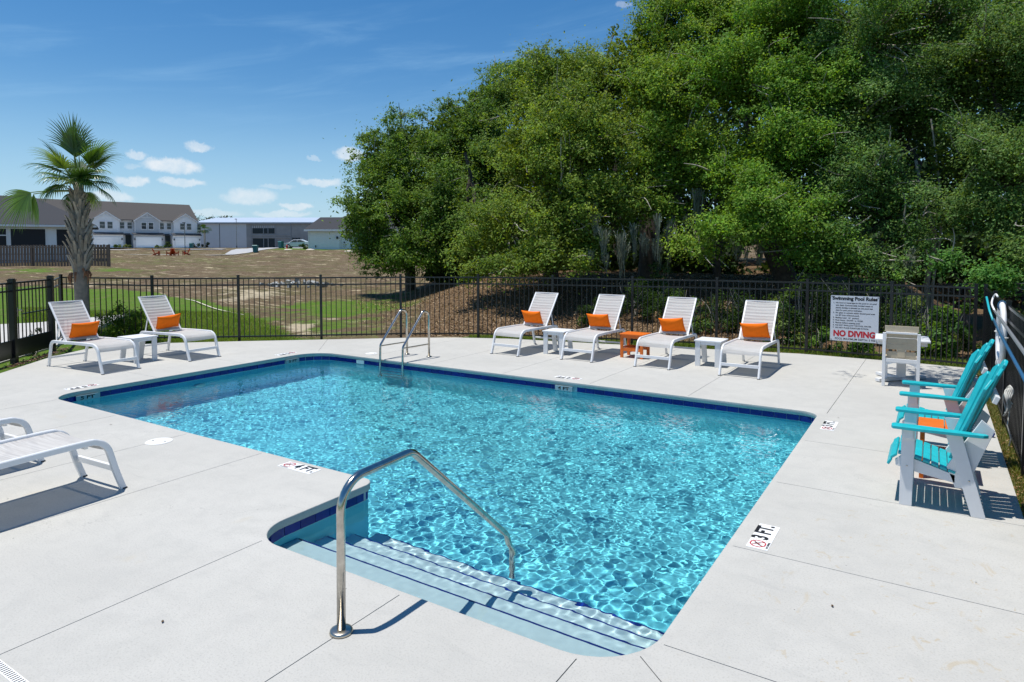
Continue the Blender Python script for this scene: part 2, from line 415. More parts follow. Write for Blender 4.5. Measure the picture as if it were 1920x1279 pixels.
def build_ground():
    c, s = math.cos(YAW), math.sin(YAW)
    bs = np.concatenate([np.arange(-40, 8, 2.), np.arange(8, 48, .36), np.arange(48, 150, 1.), [155, 165, 180, 210, 260, 340, 460, 700, 1200, 2200, 3600]])
    n = 380
    rr = np.linspace(-1.0, 1.0, n)
    B = np.repeat(bs[:, None], n, 1); A = rr[None, :] * (np.maximum(B, 0) * 1.25 + 34)
    X = A * c - B * s; Y = A * s + B * c
    Z = terrain_z(X, Y)
    und = np.sin(X * 1.7 + np.cos(Y * 1.3)) * np.sin(Y * 2.1 + 1) * .03 * sstep(B, 15.5, 20)
    Z = Z + und
    # the deck and the pool stand in a pit of the sheet
    poly = DECK
    ins = np.zeros(X.shape, bool); j = len(poly) - 1
    for i in range(len(poly)):
        xi, yi = poly[i]; xj, yj = poly[j]
        cond = ((yi > Y) != (yj > Y)) & (X < (xj - xi) * (Y - yi) / (yj - yi + 1e-12) + xi); ins ^= cond; j = i
    k = ins.copy()
    k[1:-1, 1:-1] = ins[1:-1, 1:-1] & ins[:-2, 1:-1] & ins[2:, 1:-1] & ins[1:-1, :-2] & ins[1:-1, 2:]
    Z = np.where(k, -2.6, np.where(ins, np.minimum(Z, -.09), Z))
    rt = A / np.maximum(B, 1.)
    dd = B - fence_depth(rt)
    px = rt * F_PX + CX
    nz = np.array([noise.noise((x * .35, y * .35, 3.)) for x, y in zip(X.ravel(), Y.ravel())]).reshape(X.shape)
    nz2 = np.array([noise.noise((x * 1.3, y * 1.3, 8.)) for x, y in zip(X.ravel(), Y.ravel())]).reshape(X.shape)
    # zones: green lawn, bare straw-coloured earth, mulch under the trees, sand
    edge = np.interp(px, LAWN_PX, LAWN_B) + nz * 1.2
    lawn = 1 - sstep(B - edge, -1.2, 1.2)
    px0, B0 = px, B; px = px + nz * 90 + nz2 * 45; B = B + nz * 1.6 + nz2 * 1.5
    patch = np.exp(-(((px - 640) / 125) ** 2 + ((B - 24 - nz * 2.) / 3.2) ** 2) * 1.4)
    lawn = np.clip(np.maximum(lawn * (px < 800), patch * 1.5), 0, 1)
    lawn = np.maximum(lawn, np.exp(-(((px - 110) / 260) ** 2 + ((B - 50 + nz * 4) / 4) ** 2)) * .7)
    lawn = np.maximum(lawn, sstep(B, 92, 96) * (1 - sstep(B, 108, 114)) * sstep(px, 500, 540) * (1 - sstep(px, 900, 1000)))
    lawn = np.maximum(lawn, .35 * sstep(B, 60, 66) * (1 - sstep(B, 84, 90)) * (1 - sstep(px, 420, 520)))
    lawn = np.maximum(lawn, .5 * np.exp(-(((px - 740) / 90) ** 2 + ((B - 28) / 6) ** 2)))
    lawn = np.maximum(lawn, (.50 + .25 * nz) * np.exp(-(((px - 620) / 190) ** 2 + ((B - 21) / 7) ** 2)))
    lawn = np.clip(lawn + nz2 * .35 * (lawn > .02) * (lawn < .98), 0, 1)
    lawn = np.maximum(lawn, (1 - sstep(dd + nz2 * .35, .5, 1.1)) * sstep(rt, -.15, -.0))
    sand = np.exp(-(((px - 590 + nz * 30) / 58) ** 2 + ((B - 18.6) / 1.9) ** 2) * 1.2) + .75 * np.exp(-(((px - 480) / 90) ** 2 + ((B - 30 + nz * 2) / 2.2) ** 2))
    px, B = px0, B0
    mul = sstep(rt + nz * .03, -.2, -.07) * sstep(dd, .6, 1.6) * (1 - sstep(B, 33, 36)) + sstep(rt, .55, .7) * (B < 40)
    mul = np.clip(mul, 0, 1) * (1 - lawn * (dd < 2))
    me = bpy.data.meshes.new('ground'); nr, nc = X.shape
    me.from_pydata(np.stack([X, Y, Z], -1).reshape(-1, 3).tolist(), [], [])
    i = np.arange(nr * nc).reshape(nr, nc); q = np.stack([i[:-1, :-1], i[:-1, 1:], i[1:, 1:], i[1:, :-1]], -1).reshape(-1, 4)
    nf = len(q); me.loops.add(nf * 4); me.loops.foreach_set('vertex_index', q.astype(np.int32).ravel())
    me.polygons.add(nf); me.polygons.foreach_set('loop_start', np.arange(0, nf * 4, 4, dtype=np.int32)); me.update(calc_edges=True)
    me.shade_smooth()
    a = me.attributes.new('zone', 'FLOAT_COLOR', 'POINT')
    a.data.foreach_set('color', np.stack([np.clip(lawn, 0, 1), np.clip(mul, 0, 1), np.clip(sand, 0, 1), np.ones_like(X)], -1).astype(np.float32).ravel())
    m = bpy.data.materials.new('ground'); m.use_nodes = True; t = NT(m.node_tree); p = t.nt.nodes['Principled BSDF']
    g = t.n('ShaderNodeNewGeometry').outputs['Position']
    zc = t.n('ShaderNodeSeparateColor', {0: t.n('ShaderNodeAttribute', attribute_name='zone').outputs['Color']})
    n1 = t.noise(g, .33, 6, .65).outputs[0]; n2 = t.noise(g, 2.3, 6, .7, .4).outputs[0]; n3 = t.noise(g, 14, 5, .7).outputs[0]; n4 = t.noise(g, 55, 3, .6).outputs[0]
    st = t.noise(t.n('ShaderNodeMapping', {0: g, 'Rotation': (0, 0, -YAW), 'Scale': (.45, 1.3, 1)}).outputs[0], .9, 7, .72, .9).outputs[0]
    earth = t.ramp(n2, [(.3, (.075, .05, .028)), (.5, (.15, .105, .062)), (.72, (.25, .19, .12))])
    earth = t.mix(t.m('MULTIPLY', t.sstep(n1, .45, .60), .6), earth, (.115, .115, .04))
    earth = t.mix(t.m('MULTIPLY', t.sstep(st, .56, .62), .9), earth, (.52, .43, .28))
    st2 = t.noise(t.n('ShaderNodeMapping', {0: g, 'Rotation': (0, 0, -YAW + .2), 'Scale': (.6, 1.2, 1)}).outputs[0], .55, 7, .75, .6).outputs[0]
    earth = t.mix(t.m('MULTIPLY', t.sstep(st2, .54, .64), .75), earth, (.065, .045, .025))
    earth = t.mix(t.m('MULTIPLY', t.sstep(n3, .46, .66), .7), earth, (.07, .052, .028))
    earth = t.mix(t.m('MULTIPLY', t.sstep(t.noise(g, 7, 6, .75, .5).outputs[0], .56, .66), .6), earth, (.40, .33, .22))
    grass = t.ramp(n3, [(.25, (.05, .10, .010)), (.55, (.095, .18, .016)), (.8, (.14, .235, .026))])
    grass = t.mix(t.m('MULTIPLY', t.sstep(n2, .46, .66), .6), grass, (.17, .16, .06))
    mulch = t.ramp(n4, [(.3, (.06, .036, .02)), (.55, (.19, .125, .07)), (.75, (.42, .31, .20))])
    mulch = t.mix(t.m('MULTIPLY', t.sstep(n3, .45, .65), .5), mulch, (.14, .085, .045))
    lw = t.sstep(t.m('ADD', zc.outputs[0], t.m('MULTIPLY', t.m('SUBTRACT', n2, .5), 1.5)), .36, .64)
    sd = t.sstep(t.m('ADD', zc.outputs[2], t.m('MULTIPLY', t.m('SUBTRACT', n2, .5), 1.8)), .35, .75)
    c = t.mix(lw, earth, grass); c = t.mix(t.m('MULTIPLY', sd, .8), c, (.52, .44, .31))
    c = t.mix(t.sstep(t.m('ADD', zc.outputs[1], t.m('MULTIPLY', t.m('SUBTRACT', n3, .5), .5)), .4, .6), c, mulch)
    t.nt.links.new(c, p.inputs['Base Color']); p.inputs['Roughness'].default_value = .95; p.inputs['Specular IOR Level'].default_value = .15
    b = t.n('ShaderNodeBump', {'Strength': .8, 'Distance': .06, 'Height': t.m('ADD', n3, t.m('MULTIPLY', n4, .4))}); t.nt.links.new(b.outputs[0], p.inputs['Normal'])
    tag(link('ground', me, m), kind='structure')


# deck outline (clockwise from near right)
DECK = [(.64, -3.2), (.64, 6), (.64, 14.0), (-.4, 14.12), (-2.2, 14.12), (-4.1, 13.72), (-6.2, 13.25), (-8.3, 12.85), (-9.4, 12.35), (-10.3, 11.75),
        (-11.6, 10.6), (-13.2, 9.2), (-14.25, 8.2), (-14.75, 7.5), (-14.85, 6.8), (-14.3, 5.9), (-13.2, 4.72), (-11, 2.5), (-9, .4), (-9, -3.2)]


def rounded(pts, rad, n=9):
    out = []; m = len(pts)
    for i in range(m):
        p0, p, p1 = Vector(pts[i - 1]), Vector(pts[i]), Vector(pts[(i + 1) % m]); r = rad[i]
        a = (p0 - p).normalized(); b = (p1 - p).normalized()
        c = p + (a + b) * r; s = p + a * r; e = p + b * r
        for k in range(n + 1):
            t = k / n * math.pi / 2
            q = c + (s - c) * math.cos(t) + (e - c) * math.sin(t)
            out.append((q.x, q.y))
    return out


POOL = rounded([(-10.55, 4.31), (-4.2, 4.31), (-4.2, 2.98), (-1.19, 2.98), (-1.19, 9.17), (-10.55, 9.17)], [.40, .13, .33, .42, .22, .55])


def offset(poly, d):
    out = []; n = len(poly)
    for i in range(n):
        p0, p, p1 = Vector(poly[i - 1]), Vector(poly[i]), Vector(poly[(i + 1) % n])
        t = (p1 - p0).normalized(); nn = Vector((t.y, -t.x))
        out.append((p.x + nn.x * d, p.y + nn.y * d))
    return out   # d > 0 goes outward (counter-clockwise outline)


build_ground()

WATER_Z = -.15


def build_deck():
    root = thing('pool_deck', None, None, kind='structure')
    inner = offset(POOL, .045)
    bm = bmesh.new()
    for loop in (DECK, inner):
        vs = [bm.verts.new((x, y, 0)) for x, y in loop]
        for i in range(len(vs)): bm.edges.new((vs[i - 1], vs[i]))
    bmesh.ops.triangle_fill(bm, use_beauty=True, use_dissolve=False, edges=bm.edges[:])
    def cut(co, no, sel=None):
        fs = [f for f in bm.faces if sel is None or sel(f.calc_center_median())]
        g = list({v for f in fs for v in f.verts}) + list({e for f in fs for e in f.edges}) + fs
        bmesh.ops.bisect_plane(bm, geom=g, dist=1e-5, plane_co=co, plane_no=no)
    for v, no in ((4.31, (0, 1, 0)), (9.17, (0, 1, 0)), (2.98, (0, 1, 0)), (3.25, (0, 1, 0))): cut((0, v, 0), no)
    for v in (-1.19, -10.55, -1.36, -4.3, -3.2): cut((v, 0, 0), (1, 0, 0))
    G_ = .003
    below = lambda y: (lambda p: p.y < y and p.x < -1.19)
    joints = [((-5.76, 0), (1, 0), lambda p: p.y < 4.31 and -10.55 < p.x < -1.19), ((-7.08, 0), (1, 0), lambda p: p.y < 4.31 and -10.55 < p.x < -1.19),
              ((-8.62, 0), (1, 0), lambda p: p.y < 4.31 and -10.55 < p.x < -1.19), ((-10.2, 0), (1, 0), lambda p: p.y < 4.31 and -10.55 < p.x < -1.19),
              ((-4.02, 0), (1, 0), lambda p: p.y < 3.4 and -4.3 < p.x < -3.2),
              ((-2.68, 0), (1, 0), lambda p: p.y < 2.98 and -3.2 < p.x < -1.19), ((-1.49, 0), (1, 0), lambda p: p.y < 3.25 and -3.2 < p.x < -1.19),
              ((-1.16, 3.095), (.645, .765), lambda p: p.y < 3.25 and p.x > -1.36)]
    for y in (3.31, 4.70, 6.22, 7.75): joints.append(((0, y), (0, 1), lambda p: 2.98 < p.y < 9.17 and p.x > -1.19))
    joints.append(((-1.10, 9.2), (1, -.012), lambda p: p.y > 9.17 and p.x > -1.19))
    for x in (-2.9, -4.45, -6.05, -7.65, -9.2): joints.append(((x, 9.2), (1, 0), lambda p: p.y > 9.17 and -10.55 < p.x < -1.19))
    joints.append(((-10.45, 9.1), (.74, .67), lambda p: p.y > 9.17 and p.x < -10.55))
    for y in (5.9, 7.5): joints.append(((0, y), (0, 1), lambda p: 4.31 < p.y < 9.17 and p.x < -10.55))
    for (co, no, sel) in joints:
        nv = Vector((no[0], no[1], 0)).normalized(); c = Vector((co[0], co[1], 0))
        for s_ in (-G_, G_): cut(c + nv * s_, nv, sel)
        kill = [f for f in bm.faces if sel(f.calc_center_median()) and abs((f.calc_center_median() - c).dot(nv)) < G_ * .98]
        bmesh.ops.delete(bm, geom=kill, context='FACES')
    bm.verts.ensure_lookup_table()
    seen = set(); n = 0
    for f0 in list(bm.faces):
        if f0 in seen: continue
        isl = []; st = [f0]; seen.add(f0)
        while st:
            f = st.pop(); isl.append(f)
            for e in f.edges:
                for g in e.link_faces:
                    if g not in seen: seen.add(g); st.append(g)
        vm = {}; V = []; Fc = []
        for f in isl:
            for v in f.verts:
                if v not in vm: vm[v] = len(V); V.append((v.co.x, v.co.y, 0))
            idx = [vm[v] for v in f.verts]
            Fc.append(idx if f.normal.z > 0 else idx[::-1])
        isf = set(isl); nb = len(V); dn = {}
        for f in isl:
            for e in f.edges:
                if sum(1 for g in e.link_faces if g in isf) == 1:
                    a, b = vm[e.verts[0]], vm[e.verts[1]]
                    for q in (a, b):
                        if q not in dn: dn[q] = len(V); V.append((V[q][0], V[q][1], -.12))
                    Fc.append([a, b, dn[b], dn[a]])
        me = bpy.data.meshes.new('slab'); me.from_pydata(V, [], Fc); link('slab', me, M_CONC, root); n += 1
    bm.free()
    # rounded pool edge cast with the deck
    prof = [(.045, 0), (.010, 0), (.004, -.0015), (.001, -.004), (0, -.009), (0, -.062), (.003, -.066), (.06, -.066)]
    rings = [offset(POOL, d_) for d_, _ in prof]; mb = MB(); n = len(POOL)
    V = [(x, y, z) for (d_, z), rg in zip(prof, rings) for x, y in rg]
    mb.add(V, [(k * n + i, k * n + (i + 1) % n, (k + 1) * n + (i + 1) % n, (k + 1) * n + i) for k in range(len(prof) - 1) for i in range(n)])
    mb.build('pool_edge', M_CONC, root, smooth=True)
    return root


build_deck()


def floor_z(x): return -1.18 + (x + 1.19) * .055


M_DTILE = mat('depth_tile_face', (.34, .43, .45), .4)


def build_shell():
    root = thing('pool_shell', None, None, kind='structure')
    wall = offset(POOL, .022); n = len(wall)
    mb = MB(); V = [(x, y, -.064) for x, y in wall] + [(x, y, -.150) for x, y in wall]
    mb.add(V, [(i, (i + 1) % n, n + (i + 1) % n, n + i) for i in range(n)]); mb.build('grout_band', M_GROUT, root, smooth=True)
    mb = MB(); V = [(x, y, -.1495) for x, y in wall] + [(x, y, floor_z(x) + .12) for x, y in wall]
    w2 = offset(POOL, -.09); w3 = offset(POOL, -.03)
    V += [(x, y, floor_z(x) + .03) for x, y in w3] + [(x, y, floor_z(x)) for x, y in w2]
    mb.add(V, [(k * n + i, k * n + (i + 1) % n, (k + 1) * n + (i + 1) % n, (k + 1) * n + i) for k in range(3) for i in range(n)])
    o1 = mb.build('wall', M_PLASTER, root, smooth=True)
    bm = bmesh.new(); vs = [bm.verts.new((x, y, floor_z(x))) for x, y in w2]
    for i in range(n): bm.edges.new((vs[i - 1], vs[i]))
    bmesh.ops.triangle_fill(bm, use_beauty=True, edges=bm.edges[:]); bmesh.ops.recalc_face_normals(bm, faces=bm.faces)
    me = bpy.data.meshes.new('floor'); bm.to_mesh(me); bm.free(); o2 = link('floor', me, M_PLASTER, root)
    rec = [o1, o2]
    tops = [-.30, -.53, -.77, -1.01]; ys = [3.45, 3.75, 4.05, 4.35]
    y0 = 2.96; strip = []
    for z, y in zip(tops, ys):
        o = MB().box(-4.23, y0, z - .6, -1.16, y, z).build('step', M_STEP, root, bevel=.012)
        rec.append(o); y0 = y
        k = MB().box(-4.21, y - .013, z - .0, -1.18, y + .002, z + .002).build('step_edge_stripe', M_TILE, root); rec.append(k)
    # waterline tiles, six inches long
    per = []; L = 0
    for i in range(n):
        a, b = Vector(POOL[i]), Vector(POOL[(i + 1) % n]); per.append((L, a, b, (b - a).length)); L += (b - a).length
    def at(s):
        s = s % L
        for (l0, a, b, ln) in per:
            if l0 <= s <= l0 + ln + 1e-9 and ln > 1e-9: return a + (b - a) * ((s - l0) / ln)
        return Vector(POOL[0])
    base = MB().box(-.0740, -.0045, -.0370, .0740, .0045, .0370).mesh('tile')
    base.materials.append(M_TILE)
    N = int(round(L / .1535)); marks = [((-4.865, 9.17), 'FT4'), ((-10.55, 4.82), '5'), ((-10.55, 8.55), '5')]
    skip = (-9.33, 9.17)
    for k in range(N):
        s = k * L / N; p, q = at(s), at(s + L / N); m_ = (p + q) / 2; d_ = q - p
        if any((m_ - Vector(c)).length < .155 for c, _ in marks) or (m_ - Vector(skip)).length < .10: continue
        nn = Vector((d_.y, -d_.x)).normalized()
        o = link('tile', base, M_TILE, root); o.location = (m_.x + nn.x * .019, m_.y + nn.y * .019, -.1065); o.rotation_euler = (0, 0, math.atan2(d_.y, d_.x))
        if d_.length < .148: o.scale = (d_.length / .1535, 1, 1)
    for (c, t_), dirv in zip(marks, ((0, -1), (1, 0), (1, 0))):
        rz = math.atan2(dirv[1], dirv[0]) + math.pi / 2
        M = Matrix.Translation((c[0], c[1], -.1065)) @ Matrix.Rotation(rz, 4, 'Z')
        mb = MB().box(-.152, -.03, -.0375, .152, -.014 + .0, .0375); me = mb.mesh('depth_tile'); o = link('depth_tile', me, M_DTILE, root)
        # front face of the plate looks into the pool
        o.matrix_world = M @ Matrix.Rotation(math.pi, 4, 'Z') if False else M
        o.location = (c[0] - dirv[0] * .042, c[1] - dirv[1] * .042, -.1065) if False else (c[0], c[1], -.1065)
        o.location.x -= dirv[0] * -.0; o.rotation_euler = (0, 0, rz)
        tm = text_mesh('4 FT' if 'FT' in t_ else '5 FT', .066, .0025, sx=1.6); tm.transform(Matrix.Rotation(R(90), 4, 'X'))
        tm.materials.append(M_INK); tt = link('lettering', tm, M_INK, o); tt.location = (0, -.0325, 0)
        o.location = (c[0] - dirv[0] * .004, c[1] - dirv[1] * .004, -.1065)
        o.location.x += -dirv[0] * .0
    o = MB().box(-.1, -.0, -.036, .1, .012, .03).build('skimmer_mouth', mat('skimmer_white', (.45, .62, .64), .6), root); o.location = (skip[0], skip[1] - .002, -.105)
    o = MB().lathe([(.11, 0), (.11, .02), (.08, .035), (0.001, .04)], seg=20).build('pool_light', M_LID, root, smooth=True)
    o.rotation_euler = (0, R(90), 0); o.location = (-10.54, 6.6, -.62); rec.append(o)
    for o in rec: o.cycles.is_caustics_receiver = True
    return root


build_shell()


def build_water():
    x0, x1, y0, y1, st = -10.62, -1.12, 2.92, 9.24, .0132
    xs = np.arange(x0, x1, st); ys = np.arange(y0, y1, st); X, Y = np.meshgrid(xs, ys); Z = np.zeros_like(X)
    r = np.random.RandomState(5)
    for i in range(130):
        lam = math.exp(r.uniform(math.log(.042), math.log(.135))); k = 2 * math.pi / lam; th = r.uniform(0, 6.28); a = .0145 * lam * lam * r.uniform(.4, 1) 
        if i < 6: lam = .5 + .12 * i; k = 2 * math.pi / lam; a = .0006
        ph = r.uniform(0, 6.28)
        wob = .35 * np.sin(X * 1.1 + ph) + .35 * np.cos(Y * 1.3 + 2 * ph)
        Z += a * np.sin(k * (X * math.cos(th) + Y * math.sin(th)) + ph + wob)
    # calmer beside the steps, choppier to the right
    amp = .30 + .74 * sstep(Y, 3.4, 4.9) ; amp = amp * (.72 + .36 * sstep(X, -9, -3) + .12 * np.sin(X * .8 + 1) * np.sin(Y * .9))
    Z = WATER_Z + Z * amp
    Xf, Yf = X.ravel(), Y.ravel()
    inside = (Yf > 4.22) | (Xf > -4.3)
    nr, nc = X.shape; i = np.arange(nr * nc).reshape(nr, nc); q = np.stack([i[:-1, :-1], i[:-1, 1:], i[1:, 1:], i[1:, :-1]], -1).reshape(-1, 4)
    q = q[inside[q].all(1)]
    used = np.unique(q); mp = -np.ones(nr * nc, np.int64); mp[used] = np.arange(len(used)); q = mp[q]
    V = np.stack([Xf, Yf, Z.ravel()], -1)[used]
    me = bpy.data.meshes.new('water'); me.vertices.add(len(V)); me.vertices.foreach_set('co', V.astype(np.float32).ravel())
    nf = len(q); me.loops.add(nf * 4); me.loops.foreach_set('vertex_index', q.astype(np.int32).ravel())
    me.polygons.add(nf); me.polygons.foreach_set('loop_start', np.arange(0, nf * 4, 4, dtype=np.int32)); me.update(calc_edges=True); me.shade_smooth()
    m = bpy.data.materials.new('water'); m.use_nodes = True; t = NT(m.node_tree); t.nt.nodes.clear()
    g = t.n('ShaderNodeBsdfGlass', {'Color': (.98, 1, 1, 1), 'Roughness': 0., 'IOR': 1.333})
    t.n('ShaderNodeOutputMaterial', {0: g.outputs[0]})
    o = tag(link('water', me, m), kind='structure'); o.cycles.is_caustics_caster = True


build_water()


# ------------------------------------------------------------------ fences
def picket_mesh(h): return MB().box(-.008, -.008, 0, .008, .008, h).mesh('picket')


PK = picket_mesh(1.36); PK.materials.append(M_BLACK)
POSTM = MB().box(-.026, -.026, -.1, .026, .026, 1.5).box(-.032, -.032, 1.5, .032, .032, 1.512).box(-.022, -.022, 1.512, .022, .022, 1.522).mesh('post'); POSTM.materials.append(M_BLACK)


def fence_run(root, pts, npk, base=-.04, posts=None):
    for i, (x, y) in enumerate(pts):
        if posts is None or posts[i]:
            o = link('post', POSTM, M_BLACK, root); o.location = (x, y, base)
            if i + 1 < len(pts): o.rotation_euler = (0, 0, math.atan2(pts[i + 1][1] - y, pts[i + 1][0] - x))
    for (a, b) in zip(pts[:-1], pts[1:]):
        A, B = Vector((*a, 0)), Vector((*b, 0)); L = (B - A).length; an = math.atan2(B.y - A.y, B.x - A.x)
        rm = MB().box(.024, -.0135, -.016, L - .024, .0135, .016).mesh('rail'); rm.materials.append(M_BLACK)
        for z in (.10, 1.29, 1.445):
            o = link('rail', rm, M_BLACK, root); o.location = (A.x, A.y, base + z); o.rotation_euler = (0, 0, an)
        n = npk
        for k in range(1, n + 1):
            p = A + (B - A) * (k / (n + 1)); o = link('picket', PK, M_BLACK, root); o.location = (p.x, p.y, base + .065); o.rotation_euler = (0, 0, an)


f1 = thing('metal_fence', 'black metal picket fence along the far side of the pool deck', 'fence')
fence_run(f1, FPTS, 15)
f2 = thing('metal_fence', 'black metal picket fence along the right edge behind the turquoise chairs', 'fence')
fence_run(f2, [(FX, y) for y in (13.98, 11.9, 9.8, 7.7, 5.6, 3.5, 1.4)], 16)
MB().box(FX + .02, 1.2, -.08, FX + .05, 13.95, .015).build('bottom_board', mat('grey_edging', (.16, .16, .16), .7, var=.2, vs=5), f2)

# double gate on the left
GA, GB, GC, GD = (W(28, 676, 12.05), W(98, 655, 13.55), W(118, 650, 15.62), W(-55, 700, 10.75))
GB = Vector((-15.42, 6.42, 0)); GA = Vector((-14.46, 5.38, 0)); GC = Vector((FPTS[0][0], FPTS[0][1], 0)); GD = GA + (GA - GB).normalized() * 1.35
GP = MB().box(-.05, -.05, -.1, .05, .05, 1.5).box(-.06, -.06, 1.5, .06, .06, 1.515).box(-.04, -.04, 1.515, .04, .04, 1.53).mesh('gate_post'); GP.materials.append(M_BLACK)
fs = thing('metal_fence', 'short black metal fence panel between the gate post and the fence corner', 'fence')
o = link('post', GP, M_BLACK, fs); o.location = (GB.x, GB.y, 0); o.rotation_euler = (0, 0, R(48))
fence_run(fs, [(GB.x, GB.y), (GC.x, GC.y)], 3, posts=[0, 0])
for nm, P, Q, lab in (('pool_gate', GA, GB, 'black metal pool gate with lever handle and solid kick panel'), ('pool_gate', GD, GA, 'black metal gate leaf at the left picture edge, beside the handle gate')):
    g = thing(nm, lab, 'gate', (P.x, P.y, 0), math.atan2(Q.y - P.y, Q.x - P.x)); L = (Q - P).length
    o = link('post', GP, M_BLACK, g)
    MB().box(.06, -.012, .05, L - .06, .012, .36).build('kick_panel', M_BLACK, g, bevel=.003)
    for z in (.37, 1.30, 1.445): MB().box(.06, -.016, z - .016, L - .06, .016, z + .016).build('rail', M_BLACK, g)
    if Q is GB: MB().box(L * .25, -.014, .83, L - .06, .014, .85).build('brace_rail', M_BLACK, g)
    for k in range(1, 10):
        o = link('picket', PK, M_BLACK, g); o.location = (.05 + k * (L - .1) / 10, 0, .085)
    if Q is GB:
        MB().box(.055, -.06, .82, .085, -.02, .98).build('lock_case', M_STEEL, g, bevel=.004)
        MB().tube([(.07, -.06, .93), (.09, -.09, .94), (.14, -.09, .93), (.20, -.085, .90)], .009, 8).build('handle', M_STEEL, g, smooth=True)


# ------------------------------------------------------------------ loungers
def lounger(foot, ang, label, back=True):
    t = thing('sun_lounger', label, 'sun lounger', (foot[0], foot[1], 0), ang, 'white sling sun loungers round the pool')
    hw = .31
    side = [(-.02, .0), (.035, .16), (.075, .30), (.10, .38), (.14, .435), (.20, .467), (.28, .48), (.7, .478), (1.25, .465), (1.42, .462), (1.49, .445), (1.535, .40), (1.56, .30), (1.60, .15), (1.64, 0)]
    for s in (-1, 1):
        pts = catmull([(x, s * hw, z) for x, z in side], 3)
        mb = MB(); V = []; n = len(pts)
        for i, p in enumerate(pts):
            tt = (pts[min(i + 1, n - 1)] - pts[max(i - 1, 0)]).normalized(); nn = Vector((-tt.z, 0, tt.x))
            for du, dv in ((-.017, -.032), (.017, -.032), (.017, .010), (.011, .019), (-.011, .019), (-.017, .010)): V.append(p + Vector((0, du, 0)) + nn * dv)
        m = 6
        mb.add(V, [(i * m + k, i * m + (k + 1) % m, (i + 1) * m + (k + 1) % m, (i + 1) * m + k) for i in range(n - 1) for k in range(m)] + [tuple(range(m)), tuple((n - 1) * m + k for k in range(m))])
        fr = mb.build('side_frame', M_WHITE, t, bevel=.003)
        for x in (-.02, 1.64): MB().box(x - .018, s * hw - .02, 0, x + .022, s * hw + .02, .012).build('foot_cap', M_RUB, t)
    MB().box(.018, -hw + .014, .162, .048, hw - .014, .212).build('front_crossbar', M_WHITE, t, bevel=.004)
    MB().box(1.59, -hw + .014, .14, 1.615, hw - .014, .175).build('rear_crossbar', M_WHITE, t, bevel=.004)
    for x in (.26, 1.12): MB().box(x, -hw + .014, .42, x + .03, hw - .014, .45).build('under_brace', M_WHITE, t, bevel=.004)
    # seat sling
    def sling(path, wd, name, nrib, amp, m=M_SLING, sag=.018):
        pts = catmull(path, 3); L = [0]
        for a, b in zip(pts[:-1], pts[1:]): L.append(L[-1] + (b - a).length)
        rows = nrib * 8; V = []; ny = 8
        for i in range(rows + 1):
            s_ = L[-1] * i / rows; k = max(j for j in range(len(L)) if L[j] <= s_ + 1e-9); k = min(k, len(pts) - 2)
            u = (s_ - L[k]) / max(L[k + 1] - L[k], 1e-9); p = pts[k].lerp(pts[k + 1], u); tt = (pts[k + 1] - pts[k]).normalized(); nn = Vector((-tt.z, 0, tt.x))
            if nn.z < 0: nn = -nn
            h = amp * abs(math.sin(math.pi * i / 8))
            for j in range(ny + 1):
                y = -wd + 2 * wd * j / ny; V.append(p + Vector((0, y, 0)) + nn * (h - sag * (1 - (y / wd) ** 2)))
        F = [(i * (ny + 1) + j, i * (ny + 1) + j + 1, (i + 1) * (ny + 1) + j + 1, (i + 1) * (ny + 1) + j) for i in range(rows) for j in range(ny)]
        o = MB().add(V, F).build(name, m, t, smooth=True); return o
    sling([(.085, 0, .36), (.115, 0, .42), (.16, 0, .455), (.24, 0, .474), (.6, 0, .474), (1.12, 0, .466)], hw - .012, 'seat_sling', 11, .0022)
    if back:
        b0, b1 = Vector((1.12, 0, .47)), Vector((1.62, 0, 1.13))
        for s in (-1, 1):
            MB().beam(b0 + Vector((0, s * .272, 0)), b1 + Vector((0, s * .272, 0)), .022, .03, (0, 1, 0)).build('back_frame', M_WHITE, t, bevel=.004)
            MB().beam((1.36, s * .25, .78), (1.40, s * .285, .47), .02, .012, (0, 1, 0)).build('back_strut', M_WHITE, t)
        MB().beam((1.62, -.285, 1.13), (1.62, .285, 1.13), .028, .022).build('top_bar', M_WHITE, t, bevel=.004)
        sling([b0 + Vector((.01, 0, .014)), b0.lerp(b1, .5) + Vector((-.004, 0, .004)), b1 + Vector((-.006, 0, .0))], .262, 'back_sling', 12, .0055, sag=.012)
    else:
        sling([(1.14, 0, .466), (1.6, 0, .47), (1.93, 0, .47)], .262, 'back_sling', 12, .005)
        for s in (-1, 1): MB().beam((1.12, s * .272, .468), (1.95, s * .272, .468), .022, .03).build('back_frame', M_WHITE, t)
    return t


LG = 'white sling sun loungers round the pool'
r4 = lounger((-2.63, 10.99), R(90), 'white sun lounger with orange pillow, rightmost of the far four, nearest the rules sign')
copy_thing(r4, (-4.12, 11.02, 0), R(90), 'white sun lounger with orange pillow, right of the orange side table')
copy_thing(r4, (-5.57, 10.98, 0), R(90.5), 'white sun lounger with orange pillow, left of the orange side table')
copy_thing(r4, (-7.06, 10.82, 0), R(89), 'white sun lounger with orange pillow, closest to the chrome pool ladder on the far deck')
copy_thing(r4, (-11.62, 5.86, 0), R(184), 'white sun lounger with orange pillow standing in front of the black gate')
copy_thing(r4, (-11.60, 7.38, 0), R(182.5), 'white sun lounger with orange pillow in front of the leafy bush by the left fence')
fl = lounger((-6.24, 2.95), R(273.5), 'empty white sun lounger at the left picture edge, nearest the camera', back=False)
copy_thing(fl, (-7.66, 2.90, 0), R(273.5), 'empty sun lounger showing only a curved foot end, behind the nearest lounger')


